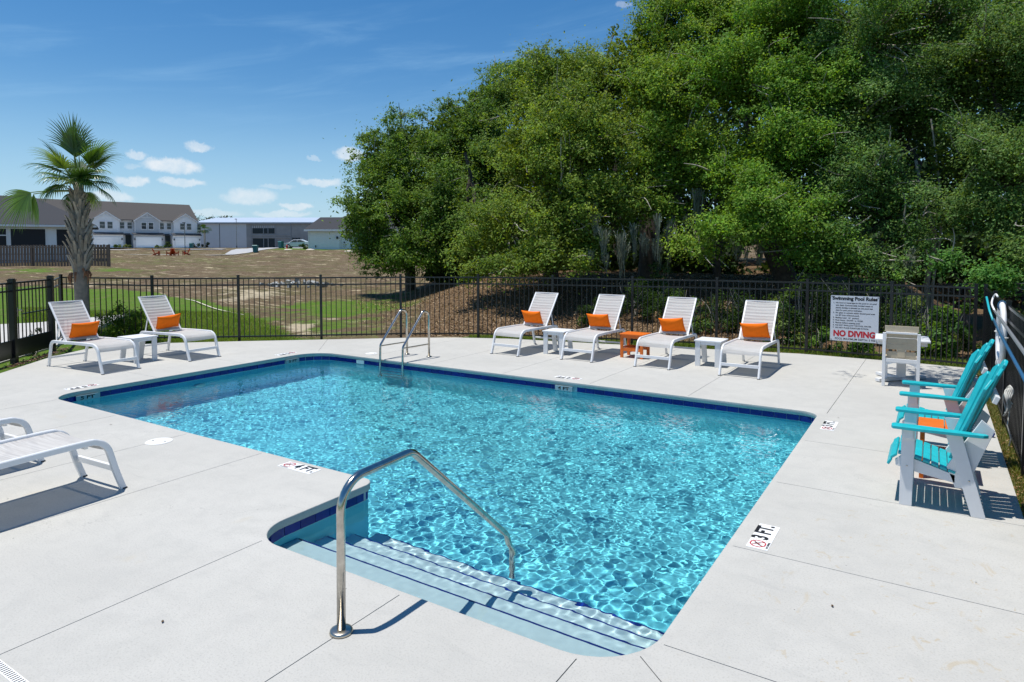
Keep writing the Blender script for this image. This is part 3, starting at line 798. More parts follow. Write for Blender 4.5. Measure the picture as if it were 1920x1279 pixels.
def pillow_mesh(wd=.48, ht=.31, th=.13, seed=0):
    n, m = 22, 14; V = []; F = []; r = np.random.RandomState(seed)
    ph = r.uniform(0, 6, 6)
    for side in (1, -1):
        for i in range(n + 1):
            for j in range(m + 1):
                u = -1 + 2 * i / n; v = -1 + 2 * j / m
                pin = 1 - .11 * (1 - u * u) ; pin2 = 1 - .07 * (1 - v * v)
                x = u * wd / 2 * (1 - .05 * (1 - v * v) if True else 1); y = v * ht / 2 * (1 - .10 * (1 - abs(u) ** 2.2))
                h = th / 2 * ((1 - abs(u) ** 2.6) * (1 - abs(v) ** 2.4)) ** .55
                h += .006 * (1 - abs(u) ** 4) * (1 - abs(v) ** 4) * math.sin(5 * u + ph[0] + 2 * v) * math.sin(4 * v + ph[1])
                V.append((x, y, side * h))
    b = (n + 1) * (m + 1)
    for i in range(n):
        for j in range(m):
            a = i * (m + 1) + j
            F.append((a, a + 1, a + m + 2, a + m + 1)); F.append((b + a, b + a + m + 1, b + a + m + 2, b + a + 1))
    me = MB().add(V, F)
    bmm = bmesh.new(); mm = me.mesh('pillow'); bmm.from_mesh(mm); bmesh.ops.remove_doubles(bmm, verts=bmm.verts, dist=1e-5); bmesh.ops.recalc_face_normals(bmm, faces=bmm.faces); bmm.to_mesh(mm); bmm.free(); mm.shade_smooth()
    return mm


for k, (fx, fy, ang, side, lab) in enumerate([(-2.63, 10.99, 90, .0, 'orange lumbar pillow on the rightmost far lounger'), (-4.12, 11.02, 90, .02, 'orange lumbar pillow on the lounger right of the orange table'),
        (-5.57, 10.98, 90.5, .06, 'orange lumbar pillow on the lounger left of the orange table'), (-7.06, 10.82, 89, .05, 'orange lumbar pillow on the lounger closest to the pool ladder'),
        (-11.62, 5.86, 184, -.03, 'orange lumbar pillow on the lounger in front of the gate'), (-11.60, 7.38, 182.5, .0, 'orange lumbar pillow on the lounger in front of the bush')]):
    o = link('pillow', pillow_mesh(seed=k), M_PILLOW)
    tag(o, lab, 'pillow', 'orange pillows on the loungers')
    A = Matrix.Translation((fx, fy, 0)) @ Matrix.Rotation(R(ang), 4, 'Z')
    loc = A @ Matrix.Translation((1.105, side, .650)) @ Matrix.Rotation(R(90 + random.uniform(-2, 2)), 4, 'Z') @ Matrix.Rotation(R(64), 4, 'X') @ Matrix.Rotation(R(random.uniform(-6, 6)), 4, 'Z')
    o.matrix_world = loc


# ------------------------------------------------------------------ side tables
def white_table(loc, rz, label):
    t = thing('side_table', label, 'side table', loc, rz, 'white slab side tables')
    for y in (-.125, .125): MB().box(-.24, y - .123, .44, .24, y + .123, .465).build('top_board', M_WPOLY, t, bevel=.004)
    for x in (-.175, .175):
        MB().box(x - .046, -.232, 0, x + .046, -.203, .44).build('leg', M_WPOLY, t, bevel=.003)
        MB().prism([(.235, 0), (.203, 0), (.10, .44), (.132, .44)], x - .046, x + .046, 'x').build('leg', M_WPOLY, t, bevel=.003)
    for s in (-1, 1): MB().box(-.125 if s < 0 else -.225, s * .215 - .012, .385, .125 if s < 0 else .225, s * .215 + .012, .438).build('apron', M_WPOLY, t, bevel=.003)
    return t


def orange_table(loc, rz, label):
    t = thing('side_table', label, 'side table', loc, rz, 'orange side tables with a shelf')
    for y in (-.105, .105): MB().box(-.24, y - .102, .44, .24, y + .102, .462).build('top_board', M_ORPOLY, t, bevel=.004)
    for x in (-.2, .2):
        for y in (-.17, .17): MB().box(x - .028, y - .018, 0, x + .028, y + .018, .44).build('leg', M_ORPOLY, t, bevel=.003)
    for s in (-1, 1):
        MB().box(-.172, s * .17 - .012, .13, .172, s * .17 + .012, .19).build('lower_rail', M_ORPOLY, t)
        MB().box(-.172, s * .17 - .012, .38, .172, s * .17 + .012, .438).build('apron', M_ORPOLY, t)
    MB().box(-.20, -.155, .192, .20, .155, .208).build('shelf', M_ORPOLY, t, bevel=.003)
    return t


white_table((-3.34, 11.90, 0), 0, 'white side table between the two rightmost far loungers')
white_table((-6.30, 11.62, 0), R(2), 'white side table between the two far loungers nearest the ladder')
white_table((-12.45, 6.60, 0), R(94), 'white side table between the two loungers on the left deck')
orange_table((-4.82, 11.98, 0), 0, 'orange side table with lower shelf between the middle far loungers')
orange_table((.12, 7.26, 0), R(90), 'orange side table between the two turquoise chairs')


# ------------------------------------------------------------------ turquoise deck chairs
def adirondack(loc, label):
    t = thing('deck_chair', label, 'chair', loc, 0, 'turquoise and white upright deck chairs')
    for s in (-1, 1):
        y = s * .30; h = .018
        MB().prism([(-.048, 0), (.042, 0), (.052, .635), (-.042, .635)], y - h, y + h).build('front_leg', M_WPOLY, t, bevel=.003)
        y2 = s * .30
        MB().prism([(.44, 0), (.535, 0), (.365, .635), (.255, .635)], y2 - h, y2 + h).build('rear_leg', M_WPOLY, t, bevel=.003)
        MB().prism([(-.085, .355), (-.03, .405), (.08, .375), (.33, .30), (.33, .235), (.1, .27), (-.08, .31)], s * .262 - h, s * .262 + h).build('seat_rail', M_WPOLY, t, bevel=.003)
        MB().prism([(.27, .36), (.33, .20), (.40, .20), (.575, .69), (.49, .765)], s * .262 - h, s * .262 + h).build('back_support', M_WPOLY, t, bevel=.003)
        MB().prism([(-.105, s * .33 - .06), (-.115, s * .33 - .03), (-.115, s * .33 + .035), (-.10, s * .33 + .06), (.10, s * .33 + .062), (.52, s * .33 + .03), (.535, s * .33 + .0), (.50, s * .33 - .03), (.10, s * .33 - .062)], .637, .663, 'z').build('armrest', M_TURQ, t, bevel=.005)
        MB().box(-.03, s * .33 - .02, .56, .04, s * .33 + .02, .636).build('arm_bracket', M_WPOLY, t, bevel=.003)
        for x, z in ((0, .33), (.42, .28)): MB().lathe([(.006, 0), (.006, .004), (.001, .005)], seg=8).build('bolt', M_STEEL, t).matrix_local = Matrix.Translation((x, s * (.30) + s * .018, z)) @ Matrix.Rotation(-s * R(90), 4, 'X')
    # seat slats follow the rail
    prof = [(-.125, .335, -62), (-.095, .388, -40), (-.04, .418, 2), (.018, .408, 10), (.076, .395, 14), (.134, .378, 16), (.192, .360, 17), (.25, .342, 17), (.305, .326, 15)]
    for x, z, a in prof:
        M = Matrix.Translation((x, 0, z)) @ Matrix.Rotation(R(a), 4, 'Y')
        MB().box(-.025, -.29, -.010, .025, .29, .010, M).build('seat_slat', M_TURQ, t, bevel=.004)
    d_ = Vector((.31, 0, .79)).normalized(); nrm = Vector((-d_.z, 0, d_.x)); b = Vector((.335, 0, .40))
    lens = [.70, .80, .86, .86, .80, .70]
    for k in range(6):
        c0 = (k - 2.5) * .077; c1 = (k - 2.5) * .100; w0, w1 = .0345, .0455; L = lens[k]
        out = (k - 2.5) / 2.5
        pts = [(c0 - w0, 0), (c0 + w0, 0)]
        e0 = L - (.05 * max(0, out) ** 1 * 1.2 if out > 0 else 0); e1 = L - (.05 * max(0, -out) * 1.2 if out < 0 else 0)
        pts += [(c1 + w1, e0 - .012), (c1 + w1 * .6, e0 + (.004 if out > 0 else .008)), (c1 - w1 * .6, e1 + (.004 if out < 0 else .008)), (c1 - w1, e1 - .012)]
        V = []
        for th in (-.011, .011):
            for yy, ss in pts: V.append(b + d_ * ss + Vector((0, yy, 0)) + nrm * (th + .045 * out * out + (yy - (c0 + c1) / 2) * out * .30))
        n = len(pts)
        MB().add(V, [tuple(range(n)), tuple(range(2 * n - 1, n - 1, -1))] + [(i, (i + 1) % n, (i + 1) % n + n, i + n) for i in range(n)]).build('back_slat', M_TURQ, t, bevel=.004)
    for ss, hw, m in ((.58, .285, M_WPOLY), (.22, .24, M_WPOLY), (.03, .24, M_WPOLY)):
        c = b + d_ * ss - nrm * .03
        V = Matrix((d_, Vector((0, 1, 0)), nrm)).transposed().to_4x4(); V.translation = c
        MB().box(-.03, -hw, -.016, .03, hw, .016, V).build('back_brace', m, t, bevel=.003)
    return t


adirondack((-.145, 6.53, 0), 'turquoise slatted deck chair with white legs, nearer of the pair by the right fence')
a2 = [o for o in bpy.data.objects if o.name == 'deck_chair'][0]
copy_thing(a2, (-.145, 7.95, 0), 0, 'turquoise slatted deck chair with white legs, farther of the pair, beyond the orange table')

# ------------------------------------------------------------------ dining table and tan chair
t = thing('dining_table', 'white square pedestal table behind the tan slatted chair', 'table', (-.40, 12.12, 0), R(3))
for k in range(5): MB().box(-.37, -.37 + k * .149, .66, .37, -.37 + k * .149 + .145, .685).build('top_board', M_WPOLY, t, bevel=.003)
MB().box(-.33, -.33, .60, .33, .33, .658).build('apron', M_WPOLY, t)
MB().box(-.065, -.065, .06, .065, .065, .60).build('pedestal', M_WPOLY, t, bevel=.004)
for a in (45, 135):
    MB().box(-.46, -.045, .01, .46, .045, .058, Matrix.Rotation(R(a), 4, 'Z')).build('base_beam', M_WPOLY, t, bevel=.004)
t = thing('dining_chair', 'chair with tan slats and white frame seen from behind at the pedestal table', 'chair', (-.385, 11.50, 0), R(1))
for s in (-1, 1):
    MB().box(s * .225 - .022, -.02, 0, s * .225 + .022, .02, .82).build('rear_leg', M_WHITE, t, bevel=.004)
    MB().box(s * .205 - .02, .42, 0, s * .205 + .02, .46, .43).build('front_leg', M_WHITE, t, bevel=.004)
    MB().box(s * .225 - .018, .021, .38, s * .225 + .018, .42, .43).build('seat_side_rail', M_WHITE, t)
MB().box(-.203, -.016, .805, .203, .018, .835).build('top_bar', M_WHITE, t, bevel=.004)
MB().box(-.203, -.012, .375, .203, .014, .43).build('seat_back_rail', M_WHITE, t, bevel=.003)
MB().prism([(-.203, .374), (.203, .374), (.203, .30), (.17, .335), (.09, .362), (-.09, .362), (-.17, .335), (-.203, .30)], -.006, .008).build('arched_apron', M_WHITE, t)
for k, (z0, z1) in enumerate(((.835, .925), (.745, .83), (.655, .74), (.565, .65))):
    MB().box(-.222 if k == 0 else -.20, .02, z0, .222 if k == 0 else .20, .038, z1).build('back_slat', M_TAN, t, bevel=.003)
MB().box(-.05, .022, .45, .05, .036, .565).build('back_splat', M_TAN, t)
MB().box(-.19, .03, .455, .19, .046, .535).build('back_slat', M_TAN, t, bevel=.003)
for k in range(5): MB().box(-.215, .03 + k * .085, .432, .215, .03 + k * .085 + .08, .452).build('seat_slat', M_TAN, t, bevel=.003)


# ------------------------------------------------------------------ handrail and ladder
def fillet(pts, r, n=8):
    out = [Vector(pts[0])]
    for i in range(1, len(pts) - 1):
        p0, p, p1 = Vector(pts[i - 1]), Vector(pts[i]), Vector(pts[i + 1]); a = (p0 - p).normalized(); b = (p1 - p).normalized()
        ang = a.angle(b); rr = r[i - 1] if hasattr(r, '__len__') else r
        d_ = rr / math.tan(ang / 2); d_ = min(d_, (p0 - p).length * .49, (p1 - p).length * .49); rr = d_ * math.tan(ang / 2)
        c = p + (a + b).normalized() * (rr / math.sin(ang / 2)); s, e = p + a * d_, p + b * d_
        vs, ve = (s - c), (e - c)
        tot = vs.angle(ve); ax = vs.cross(ve).normalized()
        for k in range(n + 1): out.append(c + Matrix.Rotation(tot * k / n, 3, ax) @ vs)
    out.append(Vector(pts[-1])); return out


t = thing('stair_handrail', 'polished stainless steel handrail leading down the pool steps', 'handrail', (-2.68, 2.47, 0))
path = fillet([(0, 0, 0), (0, .01, .83), (0, .59, .85), (0, 1.66, -.07), (0, 1.74, -.30), (0, 1.74, -.77)], [.17, .12, .12, .05])
MB().tube(path, .0242, 20).build('rail_tube', M_STEEL, t, smooth=True)
MB().lathe([(.062, .001), (.064, .006), (.060, .018), (.05, .022), (.028, .024)], seg=32).build('base_flange', M_STEEL2, t, smooth=True)
for o in KIDS[t]: o.cycles.is_caustics_receiver = True
t = thing('pool_ladder', 'chrome pool ladder with two looped rails on the far edge', 'ladder', (-8.46, 9.17, 0))
for x in (-.28, .28):
    path = fillet([(x, .69, 0), (x, .69, .87), (x, .52, .90), (x, -.055, .28), (x, -.07, -.2), (x, -.07, -1.0)], [.11, .09, .12, .1])
    MB().tube(path, .021, 14).build('rail', M_STEEL, t, smooth=True)
    MB().beam((x, .69, .25), (x, -.03, .26), .036, .02).build('brace_bar', M_STEEL2, t, bevel=.006)
    MB().lathe([(.05, .001), (.052, .006), (.048, .016), (.024, .02)], (x, .69, 0), 20).build('base_flange', M_STEEL2, t, smooth=True)
for z in (-.36, -.62, -.88): MB().box(-.28, -.11, z - .02, .28, -.03, z + .012).build('tread', M_LID, t, bevel=.006)


# ------------------------------------------------------------------ deck lids, drain and depth markers
def lid(x, y, r, label):
    t = thing('skimmer_lid', label, 'hatch', (x, y, 0), R(20))  # skimmer lid set in the deck
    MB().lathe([(r, .0015), (r, .006), (r - .004, .008), (.001, .008)], seg=40).build('cover', M_LID, t)
    MB().lathe([(r * 1.07, .0008), (r * 1.07, .004), (r * 1.0, .004)], seg=40).build('ring', M_LID, t)
    for s in (-1, 1): MB().box(s * r * .6 - .014, -.008, .0082, s * r * .6 + .014, .008, .0095).build('finger_slot', M_INK, t)


lid(-7.05, 3.93, .125, 'round white skimmer lid in the near left deck between two loungers and the pool')
lid(-9.40, 9.55, .11, 'round white skimmer lid in the far deck left of the ladder')
t = thing('deck_drain', 'slotted white deck drain in the bottom left corner', 'drain', (-3.93, 1.34, 0))
MB().box(-.4, -.024, .0005, .4, .024, .004).build('channel', M_LID, t)
sm = MB().box(-.003, -.018, .0042, .003, .018, .0052).mesh('slot'); sm.materials.append(M_INK)
for k in range(40): link('slot', sm, M_INK, t, (-.39 + k * .02, 0, 0))


def marker(x, y, rz, ft, label):
    t = thing('depth_marker', label, 'depth marker', (x, y, 0), rz, 'depth markers set in the deck')
    MB().box(-.225, -.073, .0002, .225, .073, .003).build('plate', M_MARKW, t)
    tm = text_mesh(ft + ' FT.', .155, .006, sx=.85); link('lettering', tm, M_INK, t, (.075, .012, .0045))
    oc = [(.062 * math.cos(R(22.5 + 45 * k)), .058 * math.sin(R(22.5 + 45 * k))) for k in range(8)]; mb = MB()
    V = [(a, b, 0) for a, b in oc] + [(a * .84, b * .84, 0) for a, b in oc]
    mb.add(V, [(k, (k + 1) % 8, 8 + (k + 1) % 8, 8 + k) for k in range(8)])
    for s in (-1, 1): mb.beam((-.042, -.042 * s, 0), (.042, .042 * s, 0), .0008, .007)
    mb.build('no_diving_symbol', M_RED, t, loc=(-.145, .008, .0045))
    mb = MB().lathe([(.009, 0), (.001, .0006)], (.012, .018, 0), 10); mb.beam((.006, .014, 0), (-.022, -.008, 0), .0008, .008); mb.beam((-.022, -.008, 0), (-.03, -.03, 0), .0008, .006); mb.beam((.0, .008, 0), (.02, -.014, 0), .0008, .005)
    mb.build('diver_figure', M_INK, t, loc=(-.145, .008, .0052))
    tm = text_mesh('NO DIVING', .021, .0006); link('caption', tm, M_INK, t, (-.145, -.061, .0045))
    return t


marker(-.995, 4.97, R(90), '3', 'white 3 FT depth marker nearest the camera on the right deck')
marker(-.995, 8.55, R(90), '3', 'white 3 FT depth marker near the far right pool corner')
marker(-5.07, 4.17, 0, '4', 'white 4 FT depth marker on the near left deck')
marker(-4.95, 9.46, R(180), '4', 'upside-down 4 FT depth marker on the far deck in front of the loungers')
marker(-10.82, 4.88, R(-90), '5', '5 FT depth marker seen from behind near the left pool corner')
marker(-10.82, 8.62, R(-90), '5', '5 FT depth marker near the far left pool corner')

# ------------------------------------------------------------------ rules sign
M_SIGN = mat('sign_white', (.62, .65, .70), .35)
sp = W(1604, 600, 12.85); sx_ = (-1.27, 14.22)
an = math.atan2(FPTS[10][1] - FPTS[9][1], FPTS[10][0] - FPTS[9][0])
sg = thing('rules_sign', 'white Swimming Pool Rules sign with red NO DIVING on the far fence', 'sign', (sx_[0], sx_[1], .74), an)
MB().box(-.415, -.006, -.44, .415, 0, .44).build('board', M_SIGN, sg)
for a in (-1, 1):
    for b in (-1, 1): MB().box(a * .395 - .008, -.009, b * .42 - .008, a * .395 + .008, -.0062, b * .42 + .008).build('fixing', M_INK, sg)
LN = [('Swimming Pool Rules', .092, .385, -.385, .0045, M_INK, 'lettering', .95)]
yy = .30
for a, b in (('1.', 'No food or beverages in the pool or on pool'), ('', 'wet deck. Commercially bottled water in'), ('', 'plastic bottles is allowed on the pool wet'), ('', 'deck for pool patron hydration.'),
             ('2.', 'No glass or animals within fenced pool area'), ('', "(or 50' from unfenced pool)."), ('3.', 'Bathing Load:   24   persons.'), ('4.', 'Pool Hours:  DAWN  to  DUSK'), ('5.', 'Shower before entering pool.'),
             ('6.', 'DO NOT SWALLOW THE POOL WATER.'), ('7.', 'DO NOT PLACE FURNITURE IN POOL.')):
    if a: LN.append((a, .036, yy, -.37, .0011, M_INK, 'lettering', 1.))
    LN.append((b, .036 if not b[:6] == 'DO NOT' else .034, yy, -.325, .0011, M_INK, 'lettering', 1.06 if b[:3] in ('No ', 'wet', 'pla') else 1.)); yy -= .0485
LN.append(('NO DIVING', .155, -.30, -.36, .008, M_RED, 'red_lettering', .87))
LN.append(('POOL MAXIMUM DEPTH: 5 FEET', .052, -.398, -.33, .0008, M_INK, 'lettering', .92))
for s_, size, z, x, off, m, nm, ww in LN:
    tm = text_mesh(s_, size, off, 'LEFT', ww); xs_ = [v.co.x for v in tm.vertices]; wid = max(xs_) - min(xs_)
    lim = .775 if 'Swimming' in s_ else (.72 if 'DIVING' in s_ else .73)
    if 'Swim' in s_ or 'DIVING' in s_ or 'MAXIMUM' in s_: tm.transform(Matrix.Diagonal((lim / wid, 1, 1, 1)))
    elif wid > lim - .02: tm.transform(Matrix.Diagonal(((lim - .02) / wid, 1, 1, 1)))
    tm.transform(Matrix.Rotation(R(90), 4, 'X')); link(nm, tm, m, sg, (x, -.0072, z))

# ------------------------------------------------------------------ safety gear on the right fence
M_RING = mat('white_ring', (.78, .78, .79), .5, var=.06, vs=10)
M_ROPE = mat('rope', (.55, .55, .52), .8, var=.1, vs=60); M_BLUE = mat('blue_pole', (.03, .11, .22), .3); M_ALU = mat('aluminium_pole', (.55, .57, .6), .35, .7)
t = thing('ring_buoy', 'white ring buoy hung on the right fence above the turquoise chairs', 'ring buoy', (.70, 9.85, 1.06))
mb = MB(); n1, n2 = 40, 12; V = []
for i in range(n1):
    a = 2 * math.pi * i / n1
    for j in range(n2):
        b = 2 * math.pi * j / n2; r = .345 + .05 * math.cos(b); V.append((.032 * math.sin(b), r * math.cos(a), r * math.sin(a)))
mb.add(V, [(i * n2 + j, ((i + 1) % n1) * n2 + j, ((i + 1) % n1) * n2 + (j + 1) % n2, i * n2 + (j + 1) % n2) for i in range(n1) for j in range(n2)]); mb.build('ring', M_RING, t, smooth=True)
for a in (0, 90, 180, 270):
    c_, s_ = math.cos(R(a)), math.sin(R(a)); V = []
    mb = MB(); M = Matrix.Rotation(R(a), 4, 'X')
    mb.tube([M @ Vector((.039 * math.sin(b), .345 + .058 * math.cos(b), 0)) for b in np.linspace(0, 2 * math.pi, 14)], .009, 6, flat=1.); mb.build('band', M_BLUE if a == 90 else M_ROPE, t, smooth=True)
t = thing('life_hook', 'aluminium reaching pole with white hook laid along the right fence', 'pole', (.62, 7.0, 0))
MB().tube([(0.02, -3.6, 1.16), (0.02, 3.0, 1.33)], .016, 10).build('pole', M_ALU, t, smooth=True)
MB().tube(catmull([(0.02, 3.0, 1.33), (.0, 3.2, 1.40), (.02, 3.35, 1.47), (.04, 3.25, 1.52), (.05, 3.1, 1.50)], 5), .011, 8).build('hook', M_RING, t, smooth=True)
t = thing('skimmer_pole', 'blue telescopic pole leaning along the right fence under the aluminium one', 'pole', (.60, 7.0, 0))
MB().tube([(0, -3.2, 1.0), (0, 1.5, 1.2), (0, 2.5, 1.27)], .014, 10).build('pole', M_BLUE, t, smooth=True)
MB().tube([(-.01, 2.45, 1.265), (-.03, 2.75, 1.36), (-.05, 2.95, 1.50)], .012, 8).build('grip', mat('teal_grip', (.02, .4, .45), .4), t, smooth=True)
t = thing('throw_rope', 'coil of white rope hanging low on the right fence behind the chairs', 'rope', (.66, 7.95, .68))
for k in range(5):
    r = .07 + .009 * k
    MB().tube([(-.01 * k + .012 * math.sin(3 * a + k), r * .75 * math.cos(a) + .01 * math.sin(5 * a + k), r * 1.25 * math.sin(a) - .02 * k) for a in np.linspace(0, 2 * math.pi, 26)], .0075, 6).build('coil', M_ROPE, t, smooth=True)
MB().tube([(0, .02, -.1), (-.02, .0, -.3), (.01, -.03, -.42), (0, 0, -.5)], .006, 6).build('loose_end', M_ROPE, t, smooth=True)
o = MB().lathe([(.001, -.045), (.03, -.035), (.045, 0), (.03, .035), (.001, .045)], seg=16).build('ball', mat('blue_float', (.01, .07, .5), .35), smooth=True)
o.location = (.585, 9.0, .036); o.scale = (.8, .8, .8); tag(o, 'small blue float lying on the deck edge behind the turquoise chairs', 'float')


# ------------------------------------------------------------------ trees
def tubes_mesh(name, paths, m, parent, seg=7, smooth=True, kind=None):
    mb = MB()
    for pts, rs in paths: mb.tube(pts, rs, seg, cap=False)
    o = link(name, mb.mesh(name, smooth), m, parent)
    if kind: o['kind'] = kind
    return o


def wob(p, q, n, amp):
    p, q = Vector(p), Vector(q); L = (q - p).length; out = []
    for i in range(n + 1):
        t = i / n; out.append(p.lerp(q, t) + Vector((random.uniform(-1, 1), random.uniform(-1, 1), random.uniform(-.5, 1))) * amp * L * math.sin(math.pi * t))
    return catmull(out, 3)


def tree(label, base, lobes, pal, nleaf, lsize=.085, dens=1., trunk_r=.35, cl=(.12, .40), moss=(), cat='tree', group='live oaks beyond the fence', fork=2.6, lean=(0, 0), core=.13, name='oak_tree', twigs=2, sub=True):
    """lobes: (px, py, depth, rx_px, rz_px); the crown is leaf clumps over those volumes."""
    t = thing(name, label, cat, tuple(base), 0, group)
    B = np.array(base)
    fk = Vector((base[0] + lean[0], base[1] + lean[1], base[2] + fork))
    Ls = []
    for (px, py, dp, rx, rz) in lobes:
        c = W(px, py, dp); k = dp / F_PX; Ls.append((np.array(c), rx * k, (rx + rz) / 2 * k * (1.5 if rx > 38 else 1.), rz * k))
    trunk = wob(base - Vector((0, 0, .3)), fk, 3, .06); n = len(trunk)
    rs = [trunk_r * (1.35 - .5 * i / (n - 1)) * (1.25 if i == 0 else 1) for i in range(n)]
    tubes_mesh('trunk', [([p - base for p in trunk], rs)], M_BARK, t, 12)
    tot = sum((a * b + b * c_ + a * c_) for _, a, b, c_ in Ls)
    view = np.array([0, 0, CAM_H])
    CC = []; CR = []
    for li, (c, a, b, c_) in enumerate(Ls):
        lp = wob(fk, Vector(c) - Vector((0, 0, c_ * .25)), 4, .09); n = len(lp)
        r0 = trunk_r * .5
        if (True) and c[2] < 2.1 + 480 / F_PX * 24 and (Vector(c) - fk).length < 9: tubes_mesh('limb', [([p - base for p in lp], [r0 * (1 - .8 * i / (n - 1)) for i in range(n)])], M_BARK, t, 8)
        area = (a * b + b * c_ + a * c_)
        nc = int(max(5, dens * area / tot * nleaf / 54))
        u = unit(RNG.normal(size=(nc * 5, 3)))
        vd = view - c; vd[2] = 0; vd = vd / np.linalg.norm(vd)
        rad = RNG.uniform(.1, 1.5, len(u)) ** .5 * .93
        uw = np.stack([u[:, 0] * a * math.cos(YAW) - u[:, 1] * b * math.sin(YAW), u[:, 0] * a * math.sin(YAW) + u[:, 1] * b * math.cos(YAW), u[:, 2] * c_], 1)
        P = c + uw * rad[:, None]
        P = P + np.array([list(noise.noise_vector((p[0] * .33, p[1] * .33, p[2] * .4))) for p in P]) * min(1.1, a * .55)
        nzv = np.array([noise.noise((p[0] * .6, p[1] * .6, p[2] * .8)) + .75 * noise.noise((p[0] * 1.6, p[1] * 1.6, p[2] * 2.1 + 9)) for p in P])
        keep = (RNG.uniform(size=len(u)) < np.clip(.40 + .55 * (u @ vd) + .22 * u[:, 2], .08, 1)) & (nzv > -.02 + .55 * np.clip(rad - .85, 0, 1))
        P = P[keep][:nc]
        P = P[P[:, 2] > tz(c[0], c[1]) + .25]
        CC.append(P); CR.append(RNG.uniform(cl[0], cl[1], len(P)))
        # twigs reaching the clumps
        if twigs and c[2] < 13:
            ps = []
            for q in P[RNG.permutation(len(P))[:max(3, int(len(P) * .035 * twigs))]]:
                s0 = Vector(c) + (Vector(q) - Vector(c)) * .15
                w_ = wob(s0, Vector(q) + Vector((Vector(q) - Vector(c)).normalized()) * random.uniform(.1, .75), 3, .12); k = len(w_)
                ps.append(([p - base for p in w_], [.032 * (1 - .8 * i / (k - 1)) for i in range(k)]))
            tubes_mesh('twig', ps, M_TWIG, t, 4, kind='stuff')
    CC = np.concatenate(CC); CR = np.concatenate(CR); nc = len(CC)
    per = max(20, int(nleaf / nc)); N = nc * per
    cid = np.repeat(np.arange(nc), per)
    u = unit(RNG.normal(size=(N, 3))); rr = RNG.uniform(0, 1, N) ** .5
    el_ = np.stack([np.ones(nc), np.ones(nc), RNG.uniform(.5, .95, nc)], 1)
    ax_ = unit(RNG.normal(size=(nc, 3)) + np.array([0, 0, -.25])); st_ = RNG.uniform(.2, 1.1, nc)
    u = u + ax_[cid] * ((u * ax_[cid]).sum(1) * st_[cid])[:, None]
    C = CC[cid] + u * (CR[cid] * rr)[:, None] * el_[cid]
    # sprays that break the clump outlines
    sp_ = RNG.uniform(size=N) < .14; C[sp_] += u[sp_] * (RNG.exponential(.16, sp_.sum()))[:, None]
    vw = unit(np.array([[0, 0, CAM_H]]) - C) * .35
    nrm = u * .25 + np.array([-.15, -.1, .75]) + vw + RNG.normal(size=(N, 3)) * .55
    size = lsize * RNG.uniform(.65, 1.35, N)
    pal = np.array(pal); w_ = RNG.dirichlet(np.ones(len(pal)) * .7, nc); hue = (w_ @ pal)[cid] * RNG.uniform(.7, 1.35, (N, 1)) * RNG.uniform(.8, 1.3, nc)[cid][:, None] * np.array([1.25, 1.33, 1.7])
    hue[:, 0] *= RNG.uniform(.85, 1.2, N)
    V = leaf_quads(C, nrm, size, .52, .15)
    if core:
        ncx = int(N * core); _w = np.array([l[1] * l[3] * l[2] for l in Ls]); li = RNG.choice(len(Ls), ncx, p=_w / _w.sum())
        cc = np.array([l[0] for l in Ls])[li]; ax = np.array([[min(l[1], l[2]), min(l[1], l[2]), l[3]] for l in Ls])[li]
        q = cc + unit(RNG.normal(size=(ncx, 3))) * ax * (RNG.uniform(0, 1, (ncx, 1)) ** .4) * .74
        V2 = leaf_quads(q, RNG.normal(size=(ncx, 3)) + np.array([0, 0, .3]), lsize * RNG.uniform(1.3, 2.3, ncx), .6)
        V = np.concatenate([V, V2]); hue = np.concatenate([hue, np.tile(pal.mean(0), (ncx, 1)) * RNG.uniform(.6, 1.1, (ncx, 1))])  # core leaves darker: shade inside the crown put into their colour
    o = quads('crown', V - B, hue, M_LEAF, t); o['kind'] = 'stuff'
    for (px, py, dp, wd, ln) in moss: moss_drape(t, base, px, py, dp, wd, ln)
    return t


def moss_drape(parent, base, px, py, dp, wd, ln):
    c = W(px, py, dp); k = dp / F_PX; wd *= k; ln *= k
    Q = []
    for tsl in range(max(3, int(wd / .16))):
        ox = random.uniform(-.5, .5) * wd; oy = random.uniform(-.4, .4) * wd; oz = random.uniform(-.25, .35) * ln; TL = ln * random.uniform(.35, 1.) * (1 - abs(ox) / wd); tr = random.uniform(.05, .13)
        for i in range(46):
            x = ox + random.gauss(0, tr); yv = oy + random.gauss(0, tr); L = TL * random.uniform(.3, 1) * math.exp(-((x - ox) / tr) ** 2 * .35)
            p = Vector((c.x + x * math.cos(YAW) - yv * math.sin(YAW), c.y + x * math.sin(YAW) + yv * math.cos(YAW), c.z + oz + random.uniform(-.12, .12)))
            tg = Vector((c.x + ox * math.cos(YAW) - oy * math.sin(YAW), c.y + ox * math.sin(YAW) + oy * math.cos(YAW), 0)); a = random.uniform(0, 3.14)
            dx = Vector((math.cos(a), math.sin(a), 0)) * random.uniform(.005, .014)
            seg = 4
            for s in range(seg):
                q = p + Vector(((tg.x - p.x) * .2 + random.gauss(0, .014), (tg.y - p.y) * .2 + random.gauss(0, .014), -L / seg)); f = 1 - s / seg * .7
                Q.append([p - dx * f, p + dx * f, q + dx * f * .8, q - dx * f * .8]); p = q
    V = np.array([[list(v - Vector(base)) for v in q] for q in Q])
    tint = np.array([[.20, .225, .175]]) * RNG.uniform(.6, 1.25, (len(V), 1))
    o = quads('hanging_moss', V, tint, M_LITTER, parent); o['kind'] = 'stuff'


